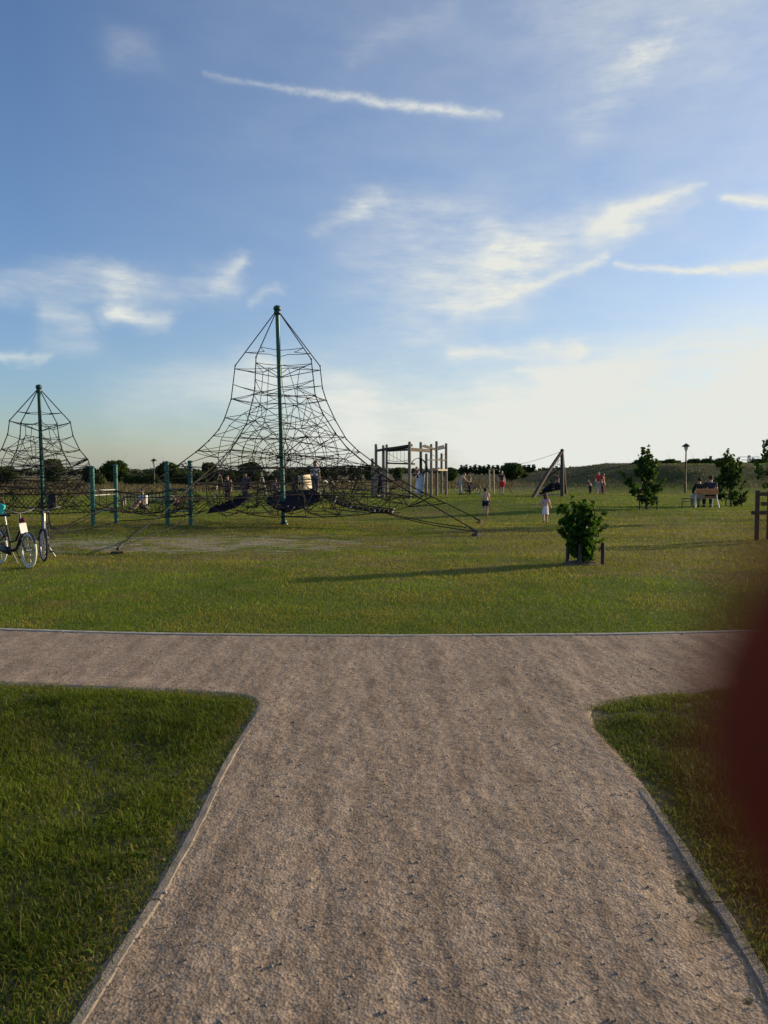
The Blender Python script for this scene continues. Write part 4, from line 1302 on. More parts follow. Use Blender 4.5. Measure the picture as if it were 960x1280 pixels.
# by the timber frame
red = on(627, 618)
person(red, R(200), 1.68, STAND, 'person in dark top and red shorts standing behind the running toddler', (0.018, 0.018, 0.035), (0.55, 0.035, 0.035), (0.02, 0.015, 0.012), leg=.48, shoes=(0.4, 0.28, 0.22))
bike_p = on(588, 618)
person(bike_p + Vector((-0.02, 0.18, 0)), R(90), 1.55, STAND, 'child in dark trousers and brown top standing at the small bicycle', (0.23, 0.12, 0.09), (0.025, 0.025, 0.06), (0.04, 0.025, 0.02), leg=1)
person(on(575, 618), R(-80), 1.60, LEAN, 'person in pale grey clothes bending forward left of the small bicycle', (0.42, 0.43, 0.45), (0.34, 0.35, 0.36), (0.08, 0.05, 0.03), leg=1)
person(on(475.5, 621), R(160), 1.62, STAND, 'person in dark maroon coat standing at the left end of the timber climbing frame', (0.055, 0.02, 0.02), (0.03, 0.015, 0.015), (0.02, 0.012, 0.01), sleeves=1, leg=1, width=1.1)
# by the embankment
person(on(748, 618), R(150), 1.62, STAND, 'person in bright red shirt and pale trousers by the foot of the embankment', (0.62, 0.03, 0.035), (0.50, 0.36, 0.32), (0.05, 0.03, 0.02), leg=1)
person(on(753.5, 618), R(230), 1.45, STAND, 'person in dark red clothes close beside the bright red shirt', (0.20, 0.02, 0.03), (0.10, 0.015, 0.03), (0.03, 0.02, 0.02), leg=1)
person(on(738, 617.5), R(120), 1.05, LEAN, 'small child in dark clothes left of the bright red shirt', (0.03, 0.035, 0.06), (0.025, 0.025, 0.04), (0.25, 0.16, 0.10), leg=1, child=1.3)
# behind the nets
person(on(181, 637), R(140), 1.62, GSIT, 'person in white shirt sitting on the grass between the post pairs', (0.66, 0.64, 0.66), (0.10, 0.09, 0.09), (0.03, 0.02, 0.015), leg=.5)
person(on(222, 633), R(100), 1.30, GSIT, 'person in red and white top crouching between the posts of the right pair', (0.42, 0.10, 0.12), (0.05, 0.04, 0.05), (0.05, 0.03, 0.02), leg=.9)
person(on(285, 628), R(180), 1.40, STAND, 'child in brown top standing behind the left blue membrane, under the swing frame', (0.28, 0.15, 0.11), (0.06, 0.035, 0.03), (0.05, 0.03, 0.02), leg=1)
person(on(307, 628), R(170), 1.50, STAND, 'person in dark blue jacket standing at the upper end of the left blue membrane', (0.035, 0.04, 0.14), (0.04, 0.04, 0.07), (0.03, 0.02, 0.02), sleeves=1, leg=1)
person(on(345, 627), R(185), 1.25, STAND, 'child in pink top behind the middle of the big net', (0.42, 0.24, 0.28), (0.06, 0.05, 0.06), (0.04, 0.03, 0.02), leg=1)
person(P(394, 616.5, D + 0.8), R(200), 0.98, STAND, 'child in pale shirt standing on the middle blue membrane', (0.55, 0.57, 0.64), (0.10, 0.11, 0.16), (0.06, 0.04, 0.03), leg=1, child=1.3)

# ------------------------------------------------------------------ bench with two people
bc = on(880, 634.5)
bw = 0.95
e = empty('park_bench', bc, 'park bench with orange wooden backrest and white legs, seen from behind', 'bench')
for s in (-1, 1):
    mb = MB()
    x = s * (bw * 0.5 - 0.03)
    mb.tube([(x + s * 0.055, -0.34, 0.0), (x, -0.20, 0.42), (x - s * 0.03, -0.27, 0.78)], 0.026, 10)
    mb.tube([(x, -0.20, 0.42), (x, 0.22, 0.42), (x, 0.24, 0.0)], 0.024, 10)
    mb.build('leg', M['white'], e)
mb = MB()
for k in range(4): mb.box((0, -0.13 + k * 0.105, 0.455), (bw, 0.09, 0.035), None, 0.006)
mb.build('seat', M['bench_wood'], e)
mb = MB()
tilt = Matrix.Rotation(R(-12), 3, 'X')
for k in range(3): mb.box((0, -0.262 - 0.018 * k + 0.0, 0.60 + k * 0.085), (bw, 0.028, 0.078), tilt, 0.006)
mb.build('backrest', M['bench_wood'], e)
mb = MB(); mb.tube([(-bw * 0.5, -0.21, 0.40), (bw * 0.5, -0.21, 0.40)], 0.018, 8); mb.build('crossbar', M['steel'], e)
person(bc + Vector((-0.22, -0.02, 0.0)), 0.0, 1.66, SIT, 'person in black top seated on the left of the orange bench, facing away', (0.015, 0.014, 0.013), (0.30, 0.30, 0.32), (0.02, 0.013, 0.01), leg=1, sleeves=.95)
person(bc + Vector((0.26, -0.02, 0.0)), R(-6), 1.76, SIT, 'person in dark navy top seated on the right of the orange bench, facing away', (0.018, 0.020, 0.045), (0.03, 0.025, 0.03), (0.025, 0.016, 0.012), leg=1, sleeves=.6)
# low hoop beside the bench
q = on(852.5, 635)
e = empty('low_rail', q, 'low black rail standing on the grass left of the orange bench', 'rail')
mb = MB(); mb.tube([(0.0, 0, -0.1), (0.0, 0, 0.36), (0.02, 0, 0.385), (0.46, 0.25, 0.385), (0.48, 0.25, 0.36), (0.48, 0.25, -0.1)], 0.02, 8)
mb.build('frame', M['black'], e)
mb = MB(); mb.beam((0.01, 0, 0.27), (0.47, 0.25, 0.27), 0.02, 0.03); mb.build('crossbar', M['black'], e)

# ------------------------------------------------------------------ rail fence at the right edge
fb = on(945.6, 675)
e = empty('rail_fence', fb, 'dark wooden rail fence standing at the right edge of the lawn', 'fence')
for dx in (0.0, 0.27, 1.45):
    mb = MB(); mb.box((dx, 0, 0.50), (0.075, 0.075, 1.24), None, 0.008); mb.build('post', M['wood_dark'], e)
for z, x0_ in ((1.04, -0.06), (0.82, 0.05), (0.62, -0.16)):
    mb = MB(); mb.box((x0_ + (1.6 - x0_) / 2, -0.056, z), (1.6 - x0_, 0.034, 0.085), None, 0.006); mb.build('rail', M['wood_dark'], e)

# ------------------------------------------------------------------ lamp posts
def lamp(px, base_py, top_py, label, py_y=None):
    y = py_y or YD(base_py)
    b = P(px, base_py, y); b.z = gh(b.x, b.y)
    hh = P(px, top_py, y).z - b.z
    e = empty('street_lamp', b, label, 'street lamp', 'park lamp posts')
    mb = MB(); mb.lathe((0, 0, -0.1), [(0.075, 0), (0.075, 0.8), (0.05, 0.9), (0.045, hh - 0.5), (0.06, hh - 0.45), (0.06, hh - 0.40)], 14); mb.build('pole', M['black'], e)
    mb = MB(); mb.lathe((0, 0, hh - 0.52), [(0.06, 0), (0.10, 0.04), (0.16, 0.26), (0.15, 0.28)], 14); mb.build('lamp_glass', M['glass_lamp'], e)
    mb = MB(); mb.lathe((0, 0, hh - 0.25), [(0.30, 0.0), (0.31, 0.03), (0.16, 0.15), (0.06, 0.21), (0.03, 0.25)], 18); mb.build('lamp_cap', M['black'], e)
    return e
lamp(856.5, 617, 554, 'dark park lamp post at the foot of the embankment near the bench')
lamp(193, 613, 573, 'distant park lamp post above the hedge between the green posts', 72)

# ------------------------------------------------------------------ timber climbing frame
FB = on(515, 622)
tf = empty('timber_climber', FB, 'tall timber climbing frame of many posts with roof boards and a slide', 'climbing frame')
posts = [(465.5, 573, 621, 46), (470, 555, 622, 45.5), (479.2, 556.5, 622, 46.5), (483.5, 555.5, 620, 50), (512, 552, 624, 43.7), (526, 552.5, 621.5, 47), (533, 567, 621.5, 47), (539, 555, 619, 51), (545.7, 551.5, 620, 49.5), (552, 566.5, 617, 54), (557.7, 554, 619, 51.5)]
for px, ty, by, _ in posts:
    y = YD(by); b = on(px, by); t = P(px, ty, y)
    mb = MB(); mb.tube([b - Vector((0, 0, 0.2)), Vector((t.x, y, t.z - 0.05)), Vector((t.x, y, t.z))], [0.095, 0.09, 0.07], 10)
    mb.build('post', M['wood'], tf, True)
def pp(px, py, by): return P(px, py, YD(by))
for a, b, w_, h_ in (((470, 563.5, 622), (515, 556.5, 624), 0.10, 0.14), ((484, 563.5, 622), (512, 562, 624), 0.08, 0.12), ((512, 562, 624), (537, 564, 621), 0.09, 0.16), ((526, 557, 621.5), (545, 562, 620), 0.09, 0.12), ((484, 579, 622), (518, 580, 624), 0.09, 0.09), ((535, 575, 621), (558, 575, 619), 0.07, 0.07), ((539, 561, 619), (558, 560, 619), 0.08, 0.1)):
    mb = MB(); mb.beam(pp(*a), pp(*b), w_, h_); mb.build('beam', M['wood_dark'], tf, True)
mb = MB()                                      # roof boards
for k in range(6):
    t = k / 6
    a0, b0 = pp(480 + 1.0, 560.5, 622).lerp(pp(482, 560, 620), t), pp(512, 557.5, 624).lerp(pp(514, 558, 620), t)
    mb.beam(a0 + Vector((0, t * 0.5, 0)), b0 + Vector((0, t * 0.5, 0)), 0.20, 0.035)
mb.build('roof', M['wood_dark'], tf, True)
for k in range(3):
    mb = MB(); mb.beam(pp(485, 560.2 + k * 1.7, 622), pp(512, 557.2 + k * 2.2, 624), 0.03, 0.09); mb.build('fascia_board', M['wood_dark'], tf, True)
for k in range(2):
    mb = MB(); mb.beam(pp(513.5, 560.3 + k * 2.0, 624), pp(537, 562.3 + k * 1.6, 621), 0.03, 0.08); mb.build('fascia_board', M['wood_dark'], tf, True)
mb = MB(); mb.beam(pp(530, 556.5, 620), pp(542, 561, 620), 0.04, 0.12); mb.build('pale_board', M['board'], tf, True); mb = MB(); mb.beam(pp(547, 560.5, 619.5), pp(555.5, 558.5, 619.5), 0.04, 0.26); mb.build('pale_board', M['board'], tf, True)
mb = MB(); mb.beam(pp(534.5, 587.5, 621), pp(547, 587.5, 620), 1.4, 0.09); mb.build('deck', M['wood_pale'], tf, True)
spans = [((484, yy_, 622), (512, yy_ - 0.5, 624), 0.10, 0.014) for yy_ in (575, 577.5)]
spans += [((487 + k * 4.6, 564, 622), (487 + k * 4.6, 577, 622), 0, 0.01) for k in range(6)]
spans += [((484, 566, 622), (512, 580, 624), 0.05, 0.012), ((539, 567, 619), (557, 577, 619), 0.05, 0.012), ((545, 577, 620), (557, 566, 619), 0.05, 0.012)]
for a, b, sg_, r_ in spans:
    mb = MB(); sag(mb, pp(*a), pp(*b), sg_, r_, 6); mb.build('safety_rope', M['rope'], tf, True)
a, b = pp(526.5, 591, 622), on(523, 622.5)
mid = a.lerp(b, 0.5) - Vector((0, 0, 0.12))
mb = MB()
rows = []
for q in range(9):
    t = q / 8
    c = (a * (1 - t) ** 2 + mid * 2 * t * (1 - t) + (b + Vector((0, -0.5, 0.25))) * t * t)
    rows.append([c + Vector((dx, 0, dz)) for dx, dz in ((-0.24, 0.14), (-0.22, 0.0), (0, -0.01), (0.22, 0.0), (0.24, 0.14))])
mb.sheet(rows, 0.02); mb.build('slide', M['slide'], tf, True)
mb = MB()                                      # dark tunnel hood on the deck
c = pp(523, 583, 622)
n = 10
rows = [[c + Vector((math.cos(math.pi * k / n) * 0.55, dy, -0.35 + math.sin(math.pi * k / n) * 0.85)) for k in range(n + 1)] for dy in (-0.6, -0.2, 0.2, 0.6)]
mb.sheet(rows, 0.03); mb.build('tunnel_hood', cloth((0.035, 0.05, 0.045)), tf, True)
person(pp(521.5, 597, 623), R(150), 1.15, GSIT, 'child in purple top crouching under the dark hood of the timber climbing frame', (0.16, 0.07, 0.11), (0.05, 0.05, 0.08), (0.03, 0.02, 0.015), leg=.8, child=1.25)

# ------------------------------------------------------------------ rope tower (leaning poles) with hammock net
tb = on(690, 620)
e = empty('rope_tower', tb, 'triangular tower of leaning wooden poles with a dark sling net', 'climbing tower')
ty = YD(620)
apex = P(702.5, 564, ty)
feet = [P(664, 622, YD(622)), P(703, 621, YD(621)), P(707, 618.5, YD(617))]
for f_ in feet:
    mb = MB(); mb.tube([Vector((f_.x, f_.y, gh(f_.x, f_.y) - 0.2)), f_.lerp(apex, 0.5), apex + (apex - f_).normalized() * 0.12], [0.12, 0.115, 0.10], 10)
    mb.build('pole', M['wood_dark'], e, True)
mb = MB(); mb.beam(P(666, 620, ty), P(703, 617.5, ty), 0.11, 0.11); mb.build('foot_beam', M['wood_pale'], e, True)
mb = MB(); mb.beam(P(679, 600, ty), P(704, 583, ty), 0.09, 0.09); mb.build('brace', M['wood_dark'], e, True)
mb = MB()                                      # rope panel between the leaning pole and the upright
la, lb_ = P(668, 615, ty), apex
ra, rb_ = P(703, 612, ty - .1), P(703, 570, ty - .1)
for k in range(9):
    t = (k + 0.5) / 9
    sag(mb, la.lerp(lb_, t), ra.lerp(rb_, t), 0.05, 0.014)
    sag(mb, la.lerp(lb_, t), ra.lerp(rb_, max(0, t - 0.3)), 0.03, 0.014)
    sag(mb, la.lerp(lb_, t), P(668 + 35 * (k + .5) / 9, 616, ty), 0.02, 0.012)
mb.build('rope_panel', M['rope'], e, True)
rows = strip([P(674, 616, ty - .3), P(684, 614.5, ty - .3), P(694, 613, ty - .3), P(704, 611, ty - .3)], [P(678, 612, ty + .7), P(687, 605, ty + .7), P(696, 600, ty + .7), P(705, 595, ty + .7)], 4, 0.22)
patch(e, rows, 'sling_net', M['navy'], 0.03)
person(P(697, 612, ty), R(100), 1.30, SIT, 'child in maroon top sitting in the sling net of the leaning pole tower', (0.13, 0.04, 0.05), (0.03, 0.03, 0.05), (0.04, 0.025, 0.02), leg=1)
# horizontal bar frame and the cable from the tower
ba, bb = on(617.5, 617), on(612, 613)
e = empty('goal', ba, 'thin wooden goal-like bar frame behind the figure in red shorts', 'bar frame')
for b_ in (ba, bb):
    mb = MB(); t = P(617 if b_ is ba else 611.5, 586, b_.y); mb.tube([b_ - Vector((0, 0, .2)), t], 0.055, 8); mb.build('post', M['wood_pale'], e, True)
mb = MB(); mb.tube([P(617, 586.5, ba.y), P(611.5, 586.5, bb.y)], 0.045, 8); mb.build('crossbar', M['wood'], e, True)
mb = MB()
sag(mb, apex, P(617, 586.5, ba.y), 0.15, 0.012, 8)
o = mb.build('zip_line', M['rope']); tag(o, 'thin cable strung from the leaning pole tower to the bar frame', 'cable')
q = on(641, 617.5)
mb = MB(); mb.beam(q + Vector((0, 0, 0.02)), P(632.5, 604, q.y + .1), 0.09, 0.05)
o = mb.build('plank', M['wood_dark']); tag(o, 'dark plank leaning in the grass beside the red shorts', 'plank')

# ------------------------------------------------------------------ swing frame, plank board, low bench, tents
ys_ = YD(622)
sw = empty('swing', on(300, 622), 'pale-legged swing frame with dark top beam behind the big net', 'swing')
mb = MB(); mb.tube([P(274, 589.5, ys_), P(328, 589.5, ys_)], 0.07, 10); mb.build('beam', M['wood_dark'], sw, True)
for (tx, bx, by) in ((275, 267, 623), (275, 281, 619), (326.5, 335, 623), (326.5, 321, 619)):
    b = on(bx, by)
    mb = MB(); mb.tube([b - Vector((0, 0, .1)), P(tx, 590, ys_)], 0.055, 10); mb.build('leg', M['wood_pale'] if by == 623 else M['wood'], sw, True)
mb = MB(); c = P(301, 611, ys_)
mb.torus(c, 0.42, 0.05, n=24, m=8)
mb.v = [Vector((c.x + (v.x - c.x), c.y + (v.z - c.z), c.z + (v.y - c.y))) for v in mb.v]
mb.build('basket_seat', M['black'], sw, True)
for dx in (-.4, .4):
    mb = MB(); sag(mb, P(301, 590, ys_) + Vector((dx, 0, 0)), c + Vector((dx, 0, 0.03)), 0, 0.012); mb.build('swing_rope', M['rope'], sw, True)

yb = YD(619)
e = empty('plank_board', on(386, 619), 'tilted board of pale sunlit planks behind the middle blue membrane', 'board')
mb = MB()
for k in range(5):
    t0, t1 = k / 5 + 0.002, (k + 1) / 5 - 0.002
    tl, tr_, bl_, br = P(372, 594.5, yb), P(392.5, 592.5, yb + 1.4), P(380, 616, yb), P(392, 616, yb + 1.0)
    L0, L1, R0, R1 = tl.lerp(bl_, t0), tl.lerp(bl_, t1), tr_.lerp(br, t0), tr_.lerp(br, t1)
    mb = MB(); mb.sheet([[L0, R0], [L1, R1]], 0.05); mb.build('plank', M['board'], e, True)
for px_t, px_b in ((376, 384), (390, 391)):
    mb = MB(); yk = yb + (px_t - 372) / 20 * 1.3 + 0.10; q = P(px_b, 612, yk); mb.beam(P(px_t, 594, yk), Vector((q.x, yk, gh(q.x, yk) - 0.1)), 0.08, 0.08); mb.build('strut', M['wood_dark'], e, True)
e = empty('timber_block', on(369, 617), 'dark timber upright standing close left of the pale plank board', 'timber post')
for dx in (-0.16, 0.0, 0.16):
    mb = MB(); mb.tube([on(369, 617) + Vector((dx, 0, -.1)), on(369, 617) + Vector((dx, 0.02, 1.28 + dx * .4))], 0.09, 10); mb.build('upright', M['wood_dark'], e, True)

lb = on(183, 633)
yl = lb.y
e = empty('low_bench', lb, 'long low pale beam bench behind the rope bridge', 'bench')
for (z, dy) in ((0.46, 0.0), (0.30, -0.35)):
    mb = MB(); mb.beam(Vector((P(150, 620, yl).x, yl + dy, z)), Vector((P(217, 620, yl).x, yl + dy, z)), 0.16, 0.06); mb.build('plank', M['wood_pale'], e, True)
for px in (156, 183, 211):
    x = P(px, 620, yl).x
    mb = MB(); mb.box((x, yl - 0.05, 0.20), (0.10, 0.12, 0.46), None, 0.01); mb.box((x, yl - 0.33, 0.12), (0.10, 0.12, 0.30), None, 0.01); mb.build('leg', M['wood'], e, True)

GTN = 'white tents on the far grass'
for px, by, w_, h_, lab in ((406.5, 605, 0.95, 0.62, 'widest white tent, just right of the pale plank board'), (415, 607, 0.70, 0.60, 'peaked white tent right of the widest one'), (421.5, 605, 0.45, 0.50, 'narrow white tent third from the plank board'), (436, 603.5, 0.42, 0.42, 'small white tent in the middle of the row'), (441.5, 605, 0.42, 0.38, 'lower small white tent close to the middle one'), (450, 602, 0.5, 0.45, 'white tent nearest the timber climbing frame')):
    b = on(px, by)
    e = empty('tent', b, lab, 'tent', GTN)
    mb = MB()
    n = 8
    rows = []
    for s_ in (-0.5, -0.2, 0.2, 0.5):
        k_ = 1 - 0.35 * abs(s_) * 2
        rows.append([Vector((-w_ / 2 * 1.0 + w_ * q / n, s_ * 1.1, (h_ * (1 - abs(2 * q / n - 1) ** 1.4)) * k_)) for q in range(n + 1)])
    mb.sheet(rows, 0.015); mb.build('canopy', M['tent'], e)
    mb = MB(); mb.tube([(0, -0.56, 0), (0, -0.56, h_ * .7)], 0.015, 6); mb.build('pole', M['black'], e)

# ------------------------------------------------------------------ bicycles
def bicycle(loc, rz, label, wheel_r, frame_mat, tyre_mat, wb=1.0, group=None, steer=0.0, detail=True):
    e = empty('bicycle', loc, label, 'bicycle', group, rz)
    r = wheel_r
    for x, front in ((wb / 2, True), (-wb / 2, False)):
        w = bpy.data.objects.new('wheel', None)
        mb = MB()
        mb.tube([(0, -0.045, 0), (0, 0.045, 0)], 0.022, 8)
        w = mb.build('wheel', M['chrome'], e)
        w.location = (x, 0, r); w.rotation_euler.z = steer if front else 0
        mb = MB(); mb.torus((0, 0, 0), r - 0.018, 0.018, n=40, m=8); mb.build('tyre', tyre_mat, w)
        mb = MB(); mb.torus((0, 0, 0), r - 0.042, 0.011, n=40, m=6)
        for k in range(20):
            t = 2 * math.pi * k / 20
            mb.tube([(math.cos(t + .3) * 0.02, 0.02 * (-1) ** k, math.sin(t + .3) * 0.02), (math.cos(t) * (r - 0.045), 0, math.sin(t) * (r - 0.045))], 0.0022 if detail else 0.004, 4, cap=False)
        mb.build('rim', M['chrome'], w)
        mb = MB()
        rows = [[Vector((math.cos(t) * (r + 0.012), dy, math.sin(t) * (r + 0.012))) for dy in (-0.028, 0, 0.028)] for t in [R(25 + k * 12) for k in range(13)]]
        mb.sheet(rows, 0.003); mb.build('mudguard', M['black'], w)
    hx = wb / 2 - 0.20
    bbx, bbz = -0.06, r * 0.86
    sx, sz = -0.23, r + 0.38
    mb = MB()
    mb.tube([(hx, 0, r + 0.30), (hx - 0.05, 0, r + 0.50)], 0.022, 10)
    mb.tube([(hx + 0.01, 0, r + 0.28), (hx * 0.35, 0, r + 0.0), (bbx, 0, bbz)], 0.024, 10)
    mb.tube([(hx - 0.02, 0, r + 0.38), (hx * 0.3, 0, r + 0.14), (bbx - 0.06, 0, bbz + 0.14)], 0.018, 10)
    mb.tube([(bbx, 0, bbz), (sx, 0, sz)], 0.019, 10)
    for s in (-1, 1):
        mb.tube([(bbx, s * 0.03, bbz), (-wb / 2, s * 0.055, r)], 0.011, 8)
        mb.tube([(sx + 0.03, s * 0.02, sz - 0.12), (-wb / 2, s * 0.055, r)], 0.010, 8)
    mb.build('frame', frame_mat, e)
    mb = MB()
    mb.tube([(hx - 0.0, 0, r + 0.32), (hx + 0.03, 0, r + 0.22)], 0.024, 8)
    for s in (-1, 1): mb.tube([(hx + 0.02, s * 0.02, r + 0.26), (hx + 0.05, s * 0.05, r + 0.20), (wb / 2 - 0.05, s * 0.05, r * 0.62 + 0.16), (wb / 2, s * 0.05, r)], 0.013, 8)
    mb.build('fork', frame_mat, e)
    hb = MB(); hz = r + 0.62
    hb.tube([(hx - 0.05, 0, r + 0.5), (hx - 0.065, 0, hz - 0.04)], 0.014, 8)
    hb.tube([(hx - 0.22, -0.29, hz + 0.03), (hx - 0.10, -0.26, hz + 0.04), (hx - 0.04, -0.12, hz), (hx - 0.065, 0, hz - 0.03), (hx - 0.04, 0.12, hz), (hx - 0.10, 0.26, hz + 0.04), (hx - 0.22, 0.29, hz + 0.03)], 0.012, 8)
    hbo = hb.build('handlebar', M['steel_dark'], e)
    for s in (-1, 1):
        mb = MB(); mb.tube([(hx - 0.25, s * 0.295, hz + 0.028), (hx - 0.13, s * 0.268, hz + 0.038)], 0.018, 8); mb.build('grip', M['rubber'], hbo)
    mb = MB(); mb.tube([(sx, 0, sz), (sx - 0.04, 0, sz + 0.14)], 0.013, 8); mb.build('seatpost', M['chrome'], e)
    mb = MB(); mb.ball((sx - 0.10, 0, sz + 0.17), 1, 12, 8, (0.10, 0.095, 0.032)); mb.ball((sx + 0.04, 0, sz + 0.17), 1, 10, 8, (0.13, 0.035, 0.026)); mb.build('saddle', M['black'], e)
    mb = MB()
    mb.tube([(bbx, -0.07, bbz), (bbx, 0.07, bbz)], 0.02, 8)
    mb.tube([(bbx, 0.07, bbz), (bbx + 0.10, 0.075, bbz - 0.11)], 0.011, 6); mb.tube([(bbx, -0.07, bbz), (bbx - 0.10, -0.075, bbz + 0.11)], 0.011, 6)
    mb.build('crank', M['black'], e)
    for s in (-1, 1):
        mb = MB(); mb.box((bbx + s * 0.10, s * 0.12, bbz - s * 0.115), (0.09, 0.07, 0.02)); mb.build('pedal', M['black'], e)
    mb = MB(); rows = [[Vector((bbx + 0.08, -0.055, bbz - 0.07)), Vector((bbx + 0.08, -0.055, bbz + 0.07))], [Vector((-wb / 2, -0.06, r - 0.035)), Vector((-wb / 2, -0.06, r + 0.035))]]
    mb.sheet(rows, 0.012); mb.build('chain_guard', M['black'], e)
    mb = MB()
    for s in (-1, 1): mb.tube([(sx - 0.02, s * 0.05, sz + 0.0), (-wb / 2 - 0.16, s * 0.06, 2 * r + 0.03)], 0.008, 6); mb.tube([(-wb / 2, s * 0.065, r), (-wb / 2 - 0.06, s * 0.06, 2 * r + 0.03)], 0.006, 6)
    for q in range(4): mb.tube([(-wb / 2 - 0.12 + q * 0.1, -0.06, 2 * r + 0.03), (-wb / 2 - 0.12 + q * 0.1, 0.06, 2 * r + 0.03)], 0.006, 6)
    mb.build('carrier', M['black'], e)
    mb = MB(); mb.tube([(bbx - 0.10, 0.05, bbz - 0.02), (bbx - 0.16, 0.17, 0.01)], 0.011, 6); mb.build('kickstand', M['steel'], e)
    return e
w1 = on(36.5, 710)
h1 = R(-38)
wr = 0.285
b1 = bicycle(w1 - Vector((math.cos(h1), math.sin(h1), 0)) * 0.5, h1, 'black city bicycle with white front tyre parked at the left edge', wr, M['black'], M['white_rubber'], 1.0, 'bicycles parked at the left edge', R(-4))
mb = MB(); mb.box((0.34, 0.0, 2 * wr + 0.07), (0.012, 0.12, 0.18), Matrix.Rotation(R(-20), 3, 'Y'), 0.004); mb.build('front_panel', M['white'], b1)
mb = MB(); mb.ball((0.34, 0, 2 * wr + 0.20), 0.045, 10, 8, (1.2, 1, 1)); mb.build('headlight', cloth((0.10, 0.02, 0.02)), b1)
w2 = on(55, 702)
h2 = R(-68)
b2 = bicycle(w2 - Vector((math.cos(h2), math.sin(h2), 0)) * 0.5, h2, 'blue-grey bicycle parked just behind the one with the white tyre', 0.285, M['bluesteel'], M['rubber'], 1.0, 'bicycles parked at the left edge', R(14))
q = P(1, 640, w1.y - 0.0)
e = empty('bag', q, 'turquoise bag hung on the handlebar at the left edge', 'bag')
mb = MB(); mb.box((0, 0, 0.05), (0.12, 0.07, 0.17), Matrix.Rotation(R(20), 3, 'Y'), 0.03); mb.build('pouch', M['turquoise'], e)
mb = MB(); mb.tube([(-0.05, 0, 0.13), (-0.02, 0, 0.22), (0.03, 0, 0.22), (0.06, 0, 0.13)], 0.012, 6); mb.build('strap', cloth((0.16, 0.06, 0.05)), e)
b3 = bicycle(bike_p, R(0), 'small bicycle standing broadside on the lawn with the child beside it', 0.27, cloth((0.03, 0.03, 0.05)), M['rubber'], 0.92)

# ------------------------------------------------------------------ things on the skyline
yb_ = 112
a = P(815, 586, yb_); b = P(850, 586, yb_)
e = empty('low_building', ((a.x + b.x) / 2, yb_ + 3, 0), 'low flat-roofed building just showing above the embankment', 'building')
top = P(830, 577, yb_).z
w_ = b.x - a.x
mb = MB(); mb.box((0, 0, top / 2 - 0.15), (w_ - 0.6, 6, top - 0.3)); mb.build('wall', M['brick'], e)
mb = MB(); mb.box((0, 0, top + 0.02), (w_, 6.8, 0.30), None, 0.04); mb.build('roof', M['roof'], e)
for k in range(3):
    mb = MB(); mb.box((-w_ * .3 + k * w_ * .3, -3.02, top * .55), (0.9, 0.06, 0.9)); mb.build('window', M['black'], e)
b = P(888, 588, 200)
e = empty('chimney_stack', (b.x, 200, 0), 'slim grey chimney on the skyline right of the lamp post', 'chimney')
mb = MB(); t = P(888, 570, 200).z; mb.lathe((0, 0, 0), [(0.42, 0), (0.30, t - 0.4), (0.36, t - 0.3), (0.36, t)], 14); mb.build('shaft', M['brick'], e)
for px, w2_ in ((936, 7.0), (941, 3.2)):
    b = P(px, 588, 260); t = P(px, 569 if px == 936 else 572, 260).z
    e = empty('pylon', (b.x, 260, 0), 'lattice pylon with wide arms on the skyline at the right' if px == 936 else 'smaller lattice pylon just right of the wide-armed one', 'pylon')
    mb = MB()
    for sx_, sy_ in ((-1, -1), (1, -1), (1, 1), (-1, 1)): mb.tube([(sx_ * 0.9, sy_ * 0.9, 0), (sx_ * 0.22, sy_ * 0.22, t)], 0.10, 5)
    for k in range(6):
        z0_, z1_ = t * k / 6, t * (k + 1) / 6
        w0, w1_ = 0.9 - 0.68 * k / 6, 0.9 - 0.68 * (k + 1) / 6
        for s_ in (-1, 1): mb.tube([(-w0, s_ * w0, z0_), (w1_, s_ * w1_, z1_)], 0.05, 4); mb.tube([(s_ * w0, -w0, z0_), (s_ * w1_, w1_, z1_)], 0.05, 4)
    mb.build('mast', M['steel'], e)
    mb = MB(); mb.beam((-w2_ / 2, 0, t * 0.92), (w2_ / 2, 0, t * 0.92), 0.16, 0.16); mb.beam((-w2_ / 3, 0, t * 0.78), (w2_ / 3, 0, t * 0.78), 0.16, 0.16); mb.build('arm', M['steel'], e)

# ------------------------------------------------------------------ the photographer's phone and hand
CAM = Vector((0, 0, H))
ph = empty('phone', CAM + Vector((0.017, -0.0115, -0.055)), 'dark upright phone held in the hand whose fingertip covers the lens edge', 'phone')
mb = MB(); mb.box((0, 0, 0), (0.075, 0.008, 0.152), None, 0.0035); mb.build('body', M['black'], ph)
mb = MB(); mb.box((0, -0.0045, 0), (0.070, 0.0012, 0.144)); mb.build('screen', M['black'], ph)

def skin_flesh():
    m, nt, b = new_mat('finger_skin')
    N, L = nt.nodes, nt.links
    tc = N.new('ShaderNodeTexCoord'); nz = N.new('ShaderNodeTexNoise'); nz.inputs['Scale'].default_value = 90
    L.new(tc.outputs['Object'], nz.inputs['Vector'])
    rp = N.new('ShaderNodeValToRGB'); rp.color_ramp.elements[0].color = (0.27, 0.050, 0.026, 1); rp.color_ramp.elements[1].color = (0.35, 0.074, 0.038, 1)
    L.new(nz.outputs['Fac'], rp.inputs[0]); L.new(rp.outputs[0], b.inputs['Base Color'])
    b.inputs['Roughness'].default_value = 0.55
    b.inputs['Specular IOR Level'].default_value = 0.0
    tr = N.new('ShaderNodeBsdfTranslucent'); tr.inputs['Color'].default_value = (0.30, 0.02, 0.008, 1)
    ms = N.new('ShaderNodeMixShader'); ms.inputs[0].default_value = 0.25
    L.new(b.outputs[0], ms.inputs[1]); L.new(tr.outputs[0], ms.inputs[2]); L.new(ms.outputs[0], N['Material Output'].inputs['Surface'])
    return m
M['flesh'] = skin_flesh()
